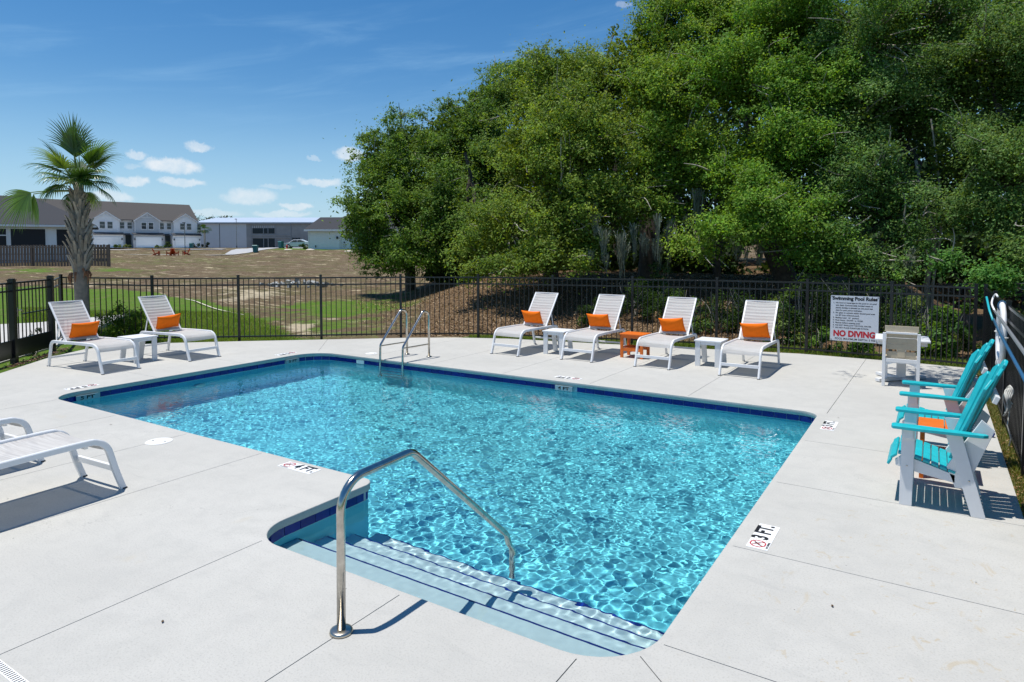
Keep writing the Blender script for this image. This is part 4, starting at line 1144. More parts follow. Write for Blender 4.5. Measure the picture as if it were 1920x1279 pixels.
DG = [(.068, .125, .016), (.10, .165, .02), (.045, .09, .014), (.14, .205, .024)]
OG = [(.14, .20, .020), (.20, .255, .028), (.09, .14, .018), (.055, .095, .016)]
LG_ = [(.11, .215, .018), (.17, .28, .020), (.07, .15, .018), (.038, .095, .016)]
GG = [(.055, .115, .026), (.09, .155, .032), (.032, .075, .02), (.15, .21, .06)]
tree('dark live oak at the left end of the tree line, crown hanging low', G(770, 30), [(718, 322, 30, 62, 78), (690, 402, 29, 52, 62), (712, 462, 28.5, 58, 42), (775, 290, 31, 70, 66), (790, 385, 29, 85, 80), (838, 262, 32, 62, 62), (800, 462, 28, 80, 46), (865, 430, 28, 80, 72), (655, 432, 29, 18, 26), (752, 222, 31, 9, 13), (792, 226, 31, 9, 13), (680, 268, 30, 14, 16), (745, 490, 27.5, 60, 26), (835, 492, 27, 60, 24)], DG, 120000, .105, trunk_r=.2, fork=2.0)
tree('dark live oak with a rounded top behind the olive green oak', G(930, 32), [(880, 245, 33, 62, 62), (935, 195, 34, 62, 66), (905, 330, 32, 85, 85), (985, 165, 34, 60, 52), (840, 200, 33, 12, 14), (885, 178, 33, 12, 16), (930, 132, 34, 16, 16)], DG, 60000, .115, trunk_r=.4, fork=3)
tree('olive green oak in the middle with a trunk just behind the fence', G(1035, 21.5), [(1020, 190, 24, 88, 78), (1000, 292, 22, 92, 92), (1095, 165, 24, 92, 82), (1100, 262, 21.5, 105, 92), (1045, 380, 20.5, 98, 78), (958, 430, 20.5, 92, 64), (1055, 452, 19.5, 76, 46), (1150, 372, 20.5, 74, 80), (1178, 120, 24, 62, 72), (900, 478, 21, 66, 38), (985, 484, 19.5, 70, 32), (1075, 488, 18.8, 44, 26), (1010, 115, 25, 26, 34), (1026, 92, 24.5, 11, 26), (1108, 98, 24, 12, 22), (1194, 62, 24, 13, 30), (1150, 60, 24.5, 22, 20)], OG, 125000, .085, trunk_r=.22, fork=2.0, moss=[(1142, 440, 18.5, 54, 120), (1110, 410, 19.2, 36, 90), (1168, 450, 18.6, 30, 80), (1125, 470, 18.4, 40, 60)])
tree('tall oak with vines at its top and grey moss hanging from its limbs', G(1215, 22.5), [(1235, 80, 23, 70, 78), (1280, 20, 23, 90, 70), (1235, 190, 21.5, 95, 92), (1320, 140, 22, 100, 92), (1280, 290, 20.5, 85, 80), (1210, 330, 20.5, 66, 70), (1390, 40, 23, 100, 90), (1275, 400, 20, 60, 34), (1230, -60, 24, 40, 50), (1205, 395, 20, 50, 30), (1270, 465, 18.6, 34, 26), (1320, 470, 18, 26, 20)], OG + LG_[:2], 125000, .085, trunk_r=.26, fork=3.8, moss=[(1228, 440, 18.6, 44, 105), (1200, 445, 18.6, 24, 95), (1255, 420, 19, 30, 130), (1305, 395, 19.5, 44, 110), (1170, 350, 20, 34, 70), (1330, 420, 19, 24, 60)])
tree('bright green oak with a thick dark leaning limb', G(1490, 19), [(1400, 150, 20, 100, 92), (1440, 300, 18.5, 92, 82), (1500, 60, 20.5, 115, 95), (1370, 330, 18.5, 66, 62), (1390, 400, 17.8, 76, 46), (1480, 400, 17.6, 86, 56), (1520, 200, 19.3, 105, 100), (1330, 430, 18, 42, 22), (1545, 470, 17, 52, 44), (1500, 470, 17, 40, 30)], LG_ + OG[:1], 130000, .076, trunk_r=.26, fork=2.4, lean=(-.9, .1), moss=[(1390, 470, 17.5, 20, 50), (1425, 470, 17.5, 14, 60)])
tree('small lime green tree glowing among the darker oaks', G(1345, 20.5), [(1338, 300, 20, 34, 30), (1352, 330, 20, 34, 36), (1325, 285, 20, 16, 14)], [(.14, .24, .012), (.11, .21, .015), (.17, .26, .02)], 9000, .065, trunk_r=.08, fork=3.2, core=.04, name='young_tree', group=None, cl=(.2, .4))
tree('grey green oak with pale bare twigs near the right picture side', G(1668, 17.5), [(1620, 80, 19, 120, 110), (1600, 240, 18, 95, 95), (1720, 200, 18.5, 110, 105), (1560, 360, 17.5, 62, 56), (1640, 360, 17.2, 82, 66), (1740, 40, 19.5, 120, 100), (1570, 455, 17, 62, 48), (1620, 500, 16.5, 56, 34), (1690, 450, 16.5, 40, 40)], GG + LG_[:1], 135000, .068, trunk_r=.19, fork=2.3, lean=(.15, 0), twigs=3.4, moss=[(1708, 480, 15.5, 8, 34)])
tree('large dark oak at the right picture edge, its crown leaving the frame', G(1960, 16), [(1860, 120, 17, 115, 115), (1880, 300, 16, 95, 82), (1800, 300, 16.5, 72, 62), (1950, 40, 18, 120, 120), (1985, 220, 16, 90, 110), (1790, 400, 16, 56, 34), (1880, 410, 15.5, 62, 44), (1960, 400, 15, 70, 70), (1900, 480, 14.5, 50, 44), (1620, -125, 10.8, 170, 34)], GG + DG, 130000, .066, trunk_r=.35, fork=3)
tree('small evergreen behind the fence corner with bright undergrowth leaves', G(1820, 15), [(1835, 520, 14.5, 40, 22), (1775, 500, 15, 30, 26)], [(.06, .15, .02), (.08, .17, .03)], 5200, .075, trunk_r=.05, fork=1.2, core=0, name='young_tree', group=None, cl=(.15, .3))


# the wood that closes the view behind the oaks
def backwood():
    n = 70000; px = RNG.uniform(800, 2350, n); dp = RNG.uniform(30, 40, n) * np.interp(px, [880, 1500, 2350], [1.06, .95, .75])
    top = np.interp(px, [880, 1000, 1200, 1500, 2350], [330, 230, 140, 30, -60])
    py = top + (500 - top) * RNG.uniform(0, 1, n) ** .8
    gap = np.exp(-(((px - 1410) / 45) ** 2 + ((py - 485) / 34) ** 2)) + np.exp(-(((px - 1750) / 40) ** 2 + ((py - 440) / 40) ** 2))
    n2 = 28000; px = np.concatenate([px, RNG.uniform(800, 2350, n2)]); dp = np.concatenate([dp, RNG.uniform(25, 31, n2) * np.interp(px[-n2:], [880, 1500, 2350], [1.06, .95, .75])]); py = np.concatenate([py, 525 - 85 * RNG.uniform(0, 1, n2) ** 1.3])  # second scatter: low dark leaves added to darken the sunlit ground behind the oaks
    gap = np.exp(-(((px - 1412) / 42) ** 2 + ((py - 482) / 32) ** 2))
    n = len(px); ok = RNG.uniform(size=n) > gap * 1.4; px, py, dp = px[ok], py[ok], dp[ok]
    u = (px - CX) / F_PX; v = -(py - CY) / F_PX; f = math.cos(PITCH) + v * math.sin(PITCH); z = v * math.cos(PITCH) - math.sin(PITCH)
    c, s = math.cos(YAW), math.sin(YAW); t_ = dp / f
    P = np.stack([(u * c - f * s) * t_, (u * s + f * c) * t_, CAM_H + z * t_], 1)
    V = leaf_quads(P, RNG.normal(size=P.shape) + np.array([0, 0, .4]), RNG.uniform(.2, .5, len(P)), .6)
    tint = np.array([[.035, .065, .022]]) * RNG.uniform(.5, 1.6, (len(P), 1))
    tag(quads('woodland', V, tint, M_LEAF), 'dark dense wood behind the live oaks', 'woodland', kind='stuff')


backwood()


def bush(name, label, px, dp, rad, ht, pal, n, ls, cat='bush', group=None, z=None, pos=None):
    b = G(px, dp) if pos is None else Vector(pos)
    t = thing(name, label, cat, tuple(b), 0, group)
    ps = []
    for k in range(7):
        a = random.uniform(0, 6.28); q = Vector((math.cos(a) * rad * random.uniform(.2, .8), math.sin(a) * rad * random.uniform(.2, .8), ht * random.uniform(.5, .9)))
        w_ = wob((0, 0, -.05), q, 3, .1); m = len(w_); ps.append((w_, [.012 * (1 - .7 * i / (m - 1)) for i in range(m)]))
    tubes_mesh('stem', ps, M_TWIG, t, 5)
    nc = max(8, n // 90); u = unit(RNG.normal(size=(nc, 3))); u[:, 2] = np.abs(u[:, 2]); cc = u * np.array([rad, rad, ht]) * RNG.uniform(.45, 1., (nc, 1)); cc[:, 2] = np.maximum(cc[:, 2], ht * .12)
    cid = RNG.randint(0, nc, n); uu = unit(RNG.normal(size=(n, 3))); C = cc[cid] + uu * (RNG.uniform(0, 1, (n, 1)) ** .5) * min(rad, ht) * .3
    C[:, 2] = np.maximum(C[:, 2], .02)
    pal = np.array(pal); hue = pal[RNG.randint(0, len(pal), nc)][cid] * RNG.uniform(.7, 1.3, (n, 1))
    o = quads('foliage', leaf_quads(C, uu * .6 + np.array([0, 0, .7]) + RNG.normal(size=(n, 3)) * .5, ls * RNG.uniform(.6, 1.4, n), .5, .2), hue, M_LEAF, t); o['kind'] = 'stuff'
    return t


BR = [(.08, .17, .02), (.12, .22, .03), (.05, .12, .02)]
bush('bush', 'round yellow green bush behind the left fence between the two loungers', 232, 15.3, .55, .95, [(.14, .22, .02), (.10, .17, .02), (.06, .12, .015)], 5200, .055)
bush('bush', 'darker small bush by the palm trunk behind the left fence', 188, 15.6, .32, .85, [(.05, .10, .02), (.08, .14, .02)], 1800, .05)
bush('bush', 'thin leafy shrub at the gate kick panel', 88, 13.7, .22, .6, [(.03, .05, .02), (.05, .08, .03)], 260, .07, pos=(-15.35, 6.05, -.06))
GU = 'undergrowth shrubs behind the far fence'
bush('shrub', 'bright big-leaved shrub behind the fence left of the corner, under the dark oak', 1755, 13.0, .5, 1.15, BR + [(.10, .2, .06)], 2600, .095, group=GU)
bush('shrub', 'bright shrub low behind the fence just left of the rules sign', 1545, 13.6, .35, .62, BR, 900, .075, group=GU)
bush('shrub', 'low leafy shrub behind the fence under the rules sign', 1620, 13.2, .5, .42, BR, 900, .07, group=GU)
bush('shrub', 'pale leaning shrub on the mulch bank behind the third far lounger', 1300, 16.6, .55, 1.0, [(.11, .19, .05), (.08, .15, .05)], 1500, .085, group=GU)
bush('shrub', 'sparse shrub on the bank left of the leaning oak', 1235, 19, .6, 1.3, [(.05, .10, .03), (.08, .14, .04)], 1500, .09, group=GU)
bush('shrub', 'dark shrub behind the fence right of the last far lounger', 1478, 14.8, .6, 1.25, GG, 2600, .075, group=GU)
bush('shrub', 'tall dark shrub behind the tan dining chair', 1690, 14.3, .6, 1.5, GG, 3000, .07, group=GU)
bush('shrub', 'dark leafy shrub tucked into the fence corner', 1800, 13.2, .4, 1.25, GG + BR[:1], 2200, .07, group=GU)
for k, (px, dp, rr_, hh, lab) in enumerate([(1120, 17.6, .5, .8, 'dark shrub on the bank behind the second far lounger'), (1190, 18.2, .7, 1.2, 'dark shrub on the bank left of the moss curtain'), (1262, 17.5, .6, 1.0, 'dark shrub on the bank between the middle loungers'),
        (1350, 16.6, .7, 1.1, 'dark shrub on the bank behind the rightmost lounger, left of its back'), (1415, 16.2, .8, 1.25, 'dark shrub directly behind the rightmost lounger back'), (1520, 15.6, .7, 1.5, 'dark shrub behind the fence between lounger and sign'), (1590, 15.2, .8, 1.7, 'tall dark shrub behind the rules sign'), (1655, 14.6, .6, 1.3, 'dark shrub behind the right edge of the rules sign')]):
    bush('shrub', lab, px, dp, rr_, hh, [(.03, .065, .014), (.05, .10, .018), (.02, .045, .012)], 2400, .06, group=GU)  # canopy shade over the bank put into these darker leaf colours
HG = 'shrubs behind the right fence'
for k, (y, lab) in enumerate([(12.6, 'dark hedge shrub behind the right fence near the corner'), (10.6, 'dark hedge shrub behind the right fence beside the ring buoy'), (8.6, 'dark hedge shrub behind the right fence beyond the chairs'), (6.5, 'dark hedge shrub behind the right fence nearest the camera')]):
    bush('shrub', lab, 0, 0, 1.05, 2.3 - .14 * k, GG + DG, 9000, .075, group=HG, pos=(1.95 + .1 * k, y, -.05))
for k, (px, dp, lab) in enumerate([(1375, 27, 'slim dark tree stem left of the bright gap under the oaks'), (1345, 24, 'mossy slim trunk in the shade under the tall oak'), (1590, 18.5, 'slim leaning trunk behind the rules sign'), (1752, 17, 'pale forked trunk beside the dining chair'), (1000, 27, 'dark trunk in the shade left of the olive green oak'), (890, 28, 'dark trunk under the hanging crown of the left oaks'), (1160, 26, 'dark trunk behind the hanging moss')]):
    b = G(px, dp); t = thing('slender_tree', lab, 'tree', tuple(b), 0, 'trunks in the shade under the oaks')
    r0 = (.10, .12, .07, .08, .22, .25, .2)[k]
    for j in range(2):
        w_ = wob((0, 0, -.2), (random.uniform(-.8, .8), random.uniform(-.5, .5), 4.2 + j), 4, .08); m = len(w_)
        tubes_mesh('trunk' if j == 0 else 'branch', [(w_, [(r0 if j == 0 else r0 * .5) * (1 - .5 * i / (m - 1)) for i in range(m)])], M_BARK if k not in (3,) else M_TWIG, t, 8)


# mulch chips and fallen leaves on the bank, grass blades by the fence
def scatter(name, kind, n):
    px = RNG.uniform(*kind['px'], n); dd = kind['d'][0] + (kind['d'][1] - kind['d'][0]) * RNG.uniform(0, 1, n) ** kind.get('pw', 1.5)
    rt = (px - CX) / F_PX; b = fence_depth(rt) + dd; a = rt * b; c, s = math.cos(YAW), math.sin(YAW)
    X = a * c - b * s; Y = a * s + b * c
    und = np.sin(X * 1.7 + np.cos(Y * 1.3)) * np.sin(Y * 2.1 + 1) * .03 * sstep(b, 15.5, 20)
    Z = terrain_z(X, Y) + und
    return np.stack([X, Y, Z], 1)


def ground_bits(name, P, size, pal, m, label, cat, up=.012):
    P = P.copy(); P[:, 2] += up; n = len(P)
    hue = np.array(pal)[RNG.randint(0, len(pal), n)] * RNG.uniform(.6, 1.3, (n, 1))
    V = leaf_quads(P, np.array([0, 0, 1.]) + RNG.normal(size=(n, 3)) * .45, size * RNG.uniform(.5, 1.5, n), .4)
    tag(quads(name, V, hue, m), label, cat, kind='stuff')


_m = scatter('m', dict(px=(660, 1560), d=(.7, 11), pw=1.3), 62000)
c, s = math.cos(YAW), math.sin(YAW); _b = -_m[:, 0] * s + _m[:, 1] * c; _p = (_m[:, 0] * c + _m[:, 1] * s) / _b * F_PX + CX
_m = _m[RNG.uniform(size=len(_m)) < sstep(_p + (20 - _b) * -12, 660, 900)]
ground_bits('mulch', _m, .068, [(.34, .23, .13), (.20, .12, .065), (.48, .36, .23), (.09, .055, .035), (.26, .16, .09), (.14, .10, .06)], M_LITTER, 'brown bark mulch and fallen leaves on the bank under the oaks', 'mulch')


def blades(P, h, pal, label):
    n = len(P); a = RNG.uniform(0, 6.28, n); dx = np.stack([np.cos(a), np.sin(a), np.zeros(n)], 1) * .006
    tip = P + np.stack([RNG.normal(0, .35, n), RNG.normal(0, .35, n), np.ones(n)], 1) * (h * RNG.uniform(.5, 1.3, n))[:, None]
    V = np.stack([P - dx, P + dx, tip], 1)
    hue = np.array(pal)[RNG.randint(0, len(pal), n)] * RNG.uniform(.7, 1.3, (n, 1))
    tag(quads('grass', V, hue, M_GRASSB), label, 'grass', kind='stuff')


GP_ = [(.14, .26, .02), (.20, .31, .03), (.28, .32, .08), (.10, .20, .015), (.30, .28, .12)]
P = scatter('g', dict(px=(40, 600), d=(.15, 8), pw=1.1), 95000)
c, s = math.cos(YAW), math.sin(YAW); _b = -P[:, 0] * s + P[:, 1] * c; _p = (P[:, 0] * c + P[:, 1] * s) / _b * F_PX + CX
P = P[_b < np.interp(_p, LAWN_PX, LAWN_B) + RNG.normal(-.8, 1.1, len(P))]; blades(P, .06, GP_, 'mown green lawn behind the left part of the fence')
P = scatter('g', dict(px=(880, 1860), d=(-.12, .75), pw=1.), 26000); blades(P, .085, GP_, 'strip of grass along the foot of the far fence')
n = 7000; P = np.stack([RNG.uniform(.66, .78, n), RNG.uniform(1.5, 14, n), np.full(n, -.055)], 1); blades(P, .06, [(.22, .24, .07), (.30, .28, .10), (.12, .17, .03)], 'sparse dry grass strip between the deck and the right fence')
n = 2600; P = np.stack([RNG.uniform(.65, .80, n), RNG.uniform(1.5, 14, n), np.full(n, -.05)], 1)
ground_bits('fallen_leaves', P, .035, [(.30, .17, .08), (.20, .11, .05), (.42, .30, .16)], M_LITTER, 'dry fallen leaves in the strip below the right fence', 'leaves', .02)
P = scatter('g', dict(px=(1430, 1850), d=(-.22, .1), pw=1.), 900); ground_bits('fallen_leaves', P, .035, [(.42, .26, .12), (.25, .14, .06)], M_LITTER, 'dry fallen leaves along the foot of the far fence', 'leaves', .03)
n = 900; tt_ = RNG.uniform(-.2, 1.4, n); P = np.stack([-14.3 - 1.0 * tt_ + RNG.normal(0, .08, n) + .18, 5.4 + 1.05 * tt_ + RNG.normal(0, .08, n) - .12, np.full(n, -.05)], 1)
ground_bits('mulch', P, .04, [(.12, .06, .05), (.2, .11, .08), (.30, .22, .17)], M_LITTER, 'reddish mulch at the foot of the left gate', 'mulch', .02)
for k, (x, y, lab) in enumerate([(-.75, 12.9, 'small brown leaf on the deck left of the dining chair'), (-.95, 9.0, 'small brown leaf on the deck above the farther 3 FT marker'), (.1, 10.9, 'small brown leaf on the deck between dining chair and turquoise chairs'), (-.45, 4.2, 'small brown leaf on the deck below the nearest 3 FT marker'), (-8.2, 4.0, 'small brown leaf on the left deck near the pool edge'), (-3.6, 2.0, 'small brown leaf on the deck left of the handrail base')]):
    V = leaf_quads(np.array([[0, 0, .006]]), np.array([[random.uniform(-.2, .2), .1, 1.]]), np.array([.035]), .45)
    o = quads('leaf', V, np.array([[.10, .06, .03]]), M_LITTER); o.location = (x, y, .002)
    tag(o, lab, 'leaf', 'single leaves fallen on the deck')


# ------------------------------------------------------------------ sabal palm
def palm():
    b = G(150, 14.9); b.z = tz(b.x, b.y)
    t = thing('palm_tree', 'tall cabbage palm with a criss-cross boot-covered trunk behind the left fence', 'palm tree', tuple(b))
    mt = mat('palm_trunk', (.30, .25, .20), .9, var2=(.17, .15, .13), var=.1, vs=9, bump=.01, bs=30)
    mbt = mat('palm_boot', (.36, .30, .24), .85, var2=(.10, .078, .06), var=.1, vs=7, bump=.006, bs=25, obj=.4)
    MB().tube([(0, 0, -.2), (.01, 0, .6), (.0, 0, 1.3), (-.01, 0, 1.8), (0, 0, 2.6), (.02, 0, 3.35), (.05, 0, 3.65)], [.155, .142, .138, .145, .145, .11, .08], 18).build('trunk', mt, t, smooth=True)
    c_, s_ = math.cos(YAW), math.sin(YAW)
    n = 96
    for k in range(n):
        f = k / (n - 1); z = 1.55 + f * 1.85; a = k * 2.399963 + random.uniform(-.15, .15)
        r = .118 + .04 * math.sin(math.pi * min(1, f * 1.15)) - .07 * max(0, f - .75) * 4
        L = random.uniform(.26, .42) * (1 - .3 * f); w0 = random.uniform(.10, .14); lean = random.uniform(.08, .26); tw = random.choice((-1, 1)) * random.uniform(.15, .75)
        V = []; fs = []
        for i in range(5):
            u = i / 4; wd = w0 * (1 - .62 * u); th = .022 * (1 - .5 * u); out = r + L * lean * u + .05 * u * u; zz = L * u; sh = tw * L * u * .6
            for sx, so in ((-wd / 2, -.02), (0, th), (wd / 2, -.02), (0, -.025)): V.append((out + so, sx + sh, zz))
        for i in range(4):
            for j in range(4): fs.append((i * 4 + j, i * 4 + (j + 1) % 4, i * 4 + 4 + (j + 1) % 4, i * 4 + 4 + j))
        fs.append((16, 17, 18, 19))
        o = MB().add(V, fs).build('boot', mbt, t, smooth=False); o.location = (0, 0, z); o.rotation_euler = (0, 0, a)
    fib = mat('rusty_fibre', (.22, .10, .05), .95, var=.4, vs=30)
    for k in range(9):
        a = random.uniform(0, 6.28); mb = MB(); p0 = Vector((math.cos(a) * .19, math.sin(a) * .19, 1.66 + random.uniform(-.08, .1)))
        mb.tube([p0, p0 + Vector((math.cos(a + .4) * .05, math.sin(a + .4) * .05, -.08)), p0 + Vector((math.cos(a) * .03, math.sin(a) * .03, -.22))], [.03, .022, .006], 5); mb.build('fibre', fib, t)
    def frond(az_, elv, pet, bl, span, droop, tint, nseg=26, fold=.25, curl=0, hang=0):
        A = Vector((math.cos(az_) * math.cos(elv), math.sin(az_) * math.cos(elv), math.sin(elv)))
        S = Vector((-math.sin(az_), math.cos(az_), 0)); U = S.cross(A); U = -U if U.z < 0 else U
        o0 = Vector((math.cos(az_) * .05, math.sin(az_) * .05, (3.45 if hang else 3.55) + (0 if hang else random.uniform(-.12, .2))))
        P = []
        for i in range(9):
            u = i / 8; P.append(o0 + A * pet * u + Vector((0, 0, -(curl if curl else droop) * .3 * (pet * u) ** 2)))
        d2 = (P[-1] - P[-2]).normalized(); U2 = S.cross(d2); U2 = -U2 if U2.z < 0 else U2
        if hang:
            d2 = (d2 * math.cos(hang) - U2 * math.sin(hang)).normalized(); U2, S = S.copy(), U2.copy() * math.cos(hang) + Vector((0, 0, 0)); S = (U2.cross(d2)).normalized()
        fo = MB().tube(P, [.02 * (1 - .5 * i / 8) for i in range(9)], 6).build('frond', M_PET, t, smooth=True)
        Q = []; T = []
        tip0 = P[-1]
        for k in range(nseg):
            f = -1 + 2 * (k + .5) / nseg; ang = f * span; L = bl * (1 - .33 * abs(f) ** 2) * random.uniform(.9, 1.08)
            start = tip0 + d2 * (.16 * (1 - abs(f)))
            dr = d2 * math.cos(ang) + S * math.sin(ang) + U2 * fold * (abs(f) - .25)
            dr.normalize(); side = dr.cross(U2).normalized(); w0 = .017; p = start; m = 6
            hue = np.array(tint) * random.uniform(.7, 1.3)
            dirv = dr.copy()
            for i in range(m):
                u0, u1 = i / m, (i + 1) / m
                ww0 = w0 * (.55 + 1.3 * u0 if u0 < .35 else 1.0 * (1 - (u0 - .35) / .65) ** .8 + .04); ww1 = w0 * (.55 + 1.3 * u1 if u1 < .35 else 1.0 * (1 - (u1 - .35) / .65) ** .8 + .04)
                dirv = (dirv + Vector((0, 0, -1)) * droop * (u1 ** 1.5) * .34).normalized()
                q = p + dirv * L / m
                up_ = U2 * .35 * ww0
                Q.append([p - side * ww0, p + up_, q + U2 * .35 * ww1, q - side * ww1]); Q.append([p + up_, p + side * ww0, q + side * ww1, q + U2 * .35 * ww1]); T += [hue, hue]
                p = q
        V = np.array([[list(v) for v in q] for q in Q]); o = quads('blade', V, np.array(T), M_FROND, fo); o['kind'] = 'stuff'
    global M_PET, M_FROND
    M_PET = mat('petiole_green', (.16, .22, .05), .45, var=.2, vs=8); M_FROND = mat_leaf('palm_leaf', .28, .34, .6)
    g1, g2, g3 = (.045, .10, .02), (.08, .16, .025), (.14, .22, .04)
    rt_ = YAW; fw = YAW + R(90)
    F_ = []
    for k in range(23):
        f = (k + .5) / 23; e = 86 - 112 * f ** 1.2 + random.uniform(-8, 8)
        F_.append((rt_ + k * 2.399963 + random.uniform(-.3, .3), R(e), (.60 - .5 * f if f < .5 else .35 - .1 * f) + random.uniform(-.04, .08), .78 - .32 * f + random.uniform(-.05, .05), R(random.uniform(48, 66) if f < .3 else random.uniform(80, 102)), .3 + 1.7 * f + random.uniform(-.1, .3), (g1, g2, g1, g3)[k % 4]))
    F_.append((rt_ + R(177), R(3), 1.05, .98, R(58), .9, (.15, .25, .035), 24, .15, .25, R(34)))  # two left fronds: sunlight through the blades put into a brighter tint
    F_.append((rt_ + R(175), R(1), 1.02, .66, R(24), .9, (.17, .27, .04), 12, .15, .25, R(86)))
    for a in F_: frond(*a)


palm()


# ------------------------------------------------------------------ wooden fence and the houses
M_WOOD = mat('weathered_wood', (.17, .13, .10), .9, var2=(.10, .075, .06), var=.1, vs=5, bump=.004, bs=30, obj=.35)
wa, wb = G(204, 58), G(-150, 60); L = (wa - wb).length
wf = thing('wooden_fence', 'weathered brown board fence in front of the left house', 'fence', tuple(wb), math.atan2(wa.y - wb.y, wa.x - wb.x))
pm = MB().box(-.066, -.01, 0, .066, .01, 1.88).mesh('board'); pm.materials.append(M_WOOD)
nb = int(L / .145)
for k in range(nb):
    x = k * L / nb + .07; zz = tz(wb.x + (wa.x - wb.x) * k / nb, wb.y + (wa.y - wb.y) * k / nb) - wb.z
    o = link('board', pm, M_WOOD, wf, (x, -.03 if k % 2 else .03, zz)); o.scale = (1, 1, random.uniform(.985, 1.015))
for z in (.4, 1.0, 1.6): MB().box(0, -.018, z, L, .018, z + .08).build('rail', M_WOOD, wf)
for k in range(6): MB().box(k * (L - .1) / 5, -.045, -.1, k * (L - .1) / 5 + .1, .045, 1.82).build('post', M_WOOD, wf)
MB().box(L - .02, -.05, -.1, L + .09, .05, 1.9).build('post', M_WOOD, wf)

M_SHING = mat('dark_shingles', (.052, .054, .062), .95, var2=(.036, .037, .043), var=.1, vs=30, bump=.01, bs=60)
M_SHING2 = mat('brown_shingles', (.098, .09, .085), .95, var2=(.07, .064, .06), var=.1, vs=12)
M_SIDE = mat('white_siding', (.80, .81, .82), .7, var=.03, vs=2); M_SIDEG = mat('grey_siding', (.52, .54, .56), .7, var=.04, vs=2)
M_TRIM = mat('white_trim', (.80, .80, .80), .6); M_GAR = mat('garage_white', (.82, .83, .83), .5)
M_GLASSD = mat('dark_glass', (.02, .03, .035), .08, spec=.8); M_SCREEN = mat('porch_screen', (.012, .014, .018), .7); M_DARK = mat('dark_entry', (.03, .045, .05), .8)
M_AWN = mat('dark_metal_roof', (.03, .035, .045), .5)


def row_boards(t, x0, x1, z0, z1, y, step, m, name='siding_board'):
    me = MB().box(0, 0, 0, x1 - x0, .02, step * .94).mesh(name); me.materials.append(m)
    n = int((z1 - z0) / step)
    for k in range(n): link(name, me, m, t, (x0, y, z0 + k * step))


def window(t, x, z, w_, h, y=0., m=M_TRIM, sash=True):
    o = MB().box(x - w_ / 2 - .12, y - .06, z - .12, x + w_ / 2 + .12, y - .003, z + h + .12).build('window', m, t)
    if sash:
        for z0, z1 in ((z, z + h / 2 - .03), (z + h / 2 + .03, z + h)): MB().box(x - w_ / 2, y - .075, z0, x + w_ / 2, y - .062, z1).build('pane', M_GLASSD, o)
    else: MB().box(x - w_ / 2, y - .075, z, x + w_ / 2, y - .062, z + h).build('pane', M_GLASSD, o)
    return o


